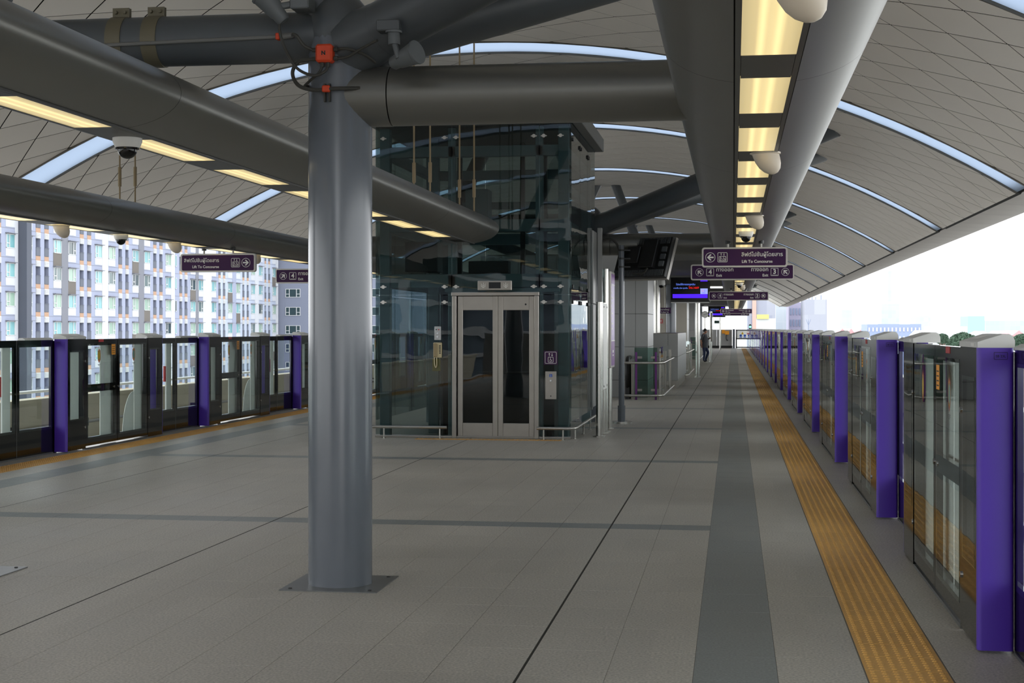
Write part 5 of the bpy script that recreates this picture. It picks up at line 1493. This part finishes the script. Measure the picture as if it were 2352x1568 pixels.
x0, x1, y0, y1, z0, z1 = cuboid(1813, 1847, 700, 346)
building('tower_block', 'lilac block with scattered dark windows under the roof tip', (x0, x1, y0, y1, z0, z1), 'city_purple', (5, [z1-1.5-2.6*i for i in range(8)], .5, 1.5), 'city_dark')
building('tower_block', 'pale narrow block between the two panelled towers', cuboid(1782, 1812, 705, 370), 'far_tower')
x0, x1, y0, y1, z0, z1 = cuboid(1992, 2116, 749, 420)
building('office_block', 'long low blue block with rows of small windows beyond the gates', (x0, x1, y0, y1, z0, z1), 'city_blue', (14, [z1-.9, z1-3.3, z1-5.7], .4, 1.1), 'city_white')
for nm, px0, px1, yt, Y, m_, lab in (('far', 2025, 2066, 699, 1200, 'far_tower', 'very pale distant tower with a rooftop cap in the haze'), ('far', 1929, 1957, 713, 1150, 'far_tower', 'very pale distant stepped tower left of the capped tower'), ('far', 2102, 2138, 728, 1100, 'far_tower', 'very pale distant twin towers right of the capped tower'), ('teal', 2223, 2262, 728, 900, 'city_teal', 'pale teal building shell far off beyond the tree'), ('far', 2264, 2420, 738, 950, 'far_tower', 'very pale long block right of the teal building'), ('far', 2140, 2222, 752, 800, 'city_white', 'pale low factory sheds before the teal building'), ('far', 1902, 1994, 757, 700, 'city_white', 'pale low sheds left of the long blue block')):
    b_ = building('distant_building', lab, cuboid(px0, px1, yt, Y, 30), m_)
    if yt == 699:
        x0, x1, y0, y1, z0, z1 = cuboid(2040, 2048, 691, 1205, 15); MB().box(x0, x1, y0, y1, z0+60, z1).build('roof_cap', 'far_tower', b_)
bb = thing('billboard', 'yellow and white billboard before the orange striped tower', 'billboard', tuple(atY(1758, 757, 300)))
x0, x1, y0, y1, z0, z1 = cuboid(1737, 1781, 731, 300, .5); MB().box(x0, x1, y0, y1, z1-6, z1).build('white_panel', 'city_white', bb)
xa, xb, _, _, _, zt = cuboid(1738, 1766, 722, 299.8, .5); MB().box(xa, xb, 299.6, 300.1, z1-.1, zt).build('yellow_panel', 'city_yellow', bb)
lg = MB()
for u in (.2, .8): lg.tube((x0+(x1-x0)*u, 300.6, -13), (x0+(x1-x0)*u, 300.6, z1-.5), .2, n=8)
lg.build('leg', 'city_dark', bb)
# roofs of low houses and trees
rnd = random.Random(11)
for i, (px, w, Y, m_) in enumerate(((1935, 16, 480, 'city_red'), (1955, 14, 500, 'city_red'), (1980, 20, 470, 'city_red'), (2150, 34, 330, 'city_white'), (2175, 40, 380, 'city_white'), (2260, 60, 360, 'city_white'), (2305, 50, 330, 'city_white'), (2340, 44, 300, 'city_red'), (2120, 30, 300, 'city_white'))):
    cxp = atY(px, 760, Y); hw = w/2*Y/FPX
    h = thing('low_house', 'pale low house with %s pitched roof among the distant sheds' % ('reddish' if m_ == 'city_red' else 'white'), 'house', (cxp.x, Y, -13), group='low houses far below')
    zt = atY(px, 768 if Y < 400 else 760, Y).z
    MB().box(cxp.x-hw, cxp.x+hw, Y, Y+14, -13, zt-1).build('wall', 'city_white', h)
    MB().prism([(cxp.x-hw-.4, zt-1), (cxp.x+hw+.4, zt-1), (cxp.x, zt+.8)], 'y', Y-.4, Y+14.4).build('roof', m_, h)
def tree(px0, px1, yt, Y, label, seed):
    a, b = atY(px0, yt, Y), atY(px1, yt, Y); r = (b.x-a.x)/2; cxx = (a.x+b.x)/2; zt = a.z; H = zt+13
    t = thing('tree', label, 'tree', (cxx, Y, -13)); R_ = random.Random(seed)
    tr = MB().path([(cxx,Y,-13),(cxx+.2,Y,-13+H*.4),(cxx-.1,Y,zt-r*.4)], [.5,.4,.2], 8)
    for k in range(5):
        an = k*1.3; tr.path([(cxx,Y,-13+H*.4),(cxx+math.cos(an)*r*.5,Y+math.sin(an)*r*.5,zt-r*.5)], [.25,.1], 6)
    tr.build('trunk', mat('bark', (110,100,90), .9), t)
    lf = MB()
    for i in range(9000):
        th = R_.uniform(0, 2*PI); ph = math.acos(R_.uniform(-.8, 1)); q = R_.uniform(.72, 1.0)**.5*(1+.10*math.sin(5*th)*math.cos(4*ph))
        p = Vector((cxx+r*q*math.sin(ph)*math.cos(th), Y+r*q*math.sin(ph)*math.sin(th), zt-r*.85+r*.85*q*math.cos(ph)))
        s_ = R_.uniform(.10, .20)*max(1, r/3.2); d1 = Vector((R_.uniform(-1,1),R_.uniform(-1,1),R_.uniform(-1,1))).normalized()*s_; d2 = d1.cross(Vector((R_.uniform(-1,1),R_.uniform(-1,1),R_.uniform(-1,1)))).normalized()*s_*.6
        lf.add([p-d1, p+d2, p+d1, p-d2], [(0,1,2,3)])
    lf.build('foliage', mat('foliage', (66,90,72), .8, 0, .15, 1.0), t)
tree(2176, 2248, 765, 190, 'round dark green tree rising beyond the gate marked SB 23L', 1)
tree(2322, 2372, 768, 220, 'smaller green tree beyond gate SB 23L near the frame edge', 2)
tree(2150, 2178, 767, 260, 'small green treetop left of the round green tree', 3)
# slim street mast with lamps
sm_ = thing('lamp_mast', 'thin grey lamp mast before the panelled tower', 'mast', (atY(1857, 750, 200).x, 200, -13))
cxm = WL[sm_.name].x; MB().tube((cxm,200,-13), (cxm,200,2.6), .05, n=6).build('pole', 'city_dark', sm_)
for dx in (-.3, 0, .3): MB().tube((cxm,200,2.0), (cxm+dx,200,2.8), .03, n=5).build('arm', 'city_dark', sm_)

# high-rise behind the viewer, mirrored in the lift glass
rt = thing('high_rise', 'grey high-rise with pale floor slabs and columns, mirrored in the lift glass', 'building', (-30, -130, -13))
MB().box(-52, -6, -150, -131, -13, 24).build('wall', mk('rise_glass', (120,134,150), .3, 0, .2, .15), rt)
sl_ = MB().box(-23, 23, -.9, .9, -.28, .28).mesh('floor_slab', mk('rise_white', (206,208,210), .8)); c_ = WL[rt.name]
for k in range(12): piece(sl_, 'floor_slab', rt, (1, -.9, 2+k*3.1))
pl_ = MB().box(-.45, .45, -1.1, 1.0, 0, 37).mesh('facade_column', 'rise_white')
for k in range(8): piece(pl_, 'facade_column', rt, (-21.5+k*6.4, -.9, 0))
we = MB().box(-8.6, 1.4, -8.2, -7.95, 0, 1.5).build('wall_rear', 'wall_panel'); struct(we, 'low grey wall closing the near end of the platform')
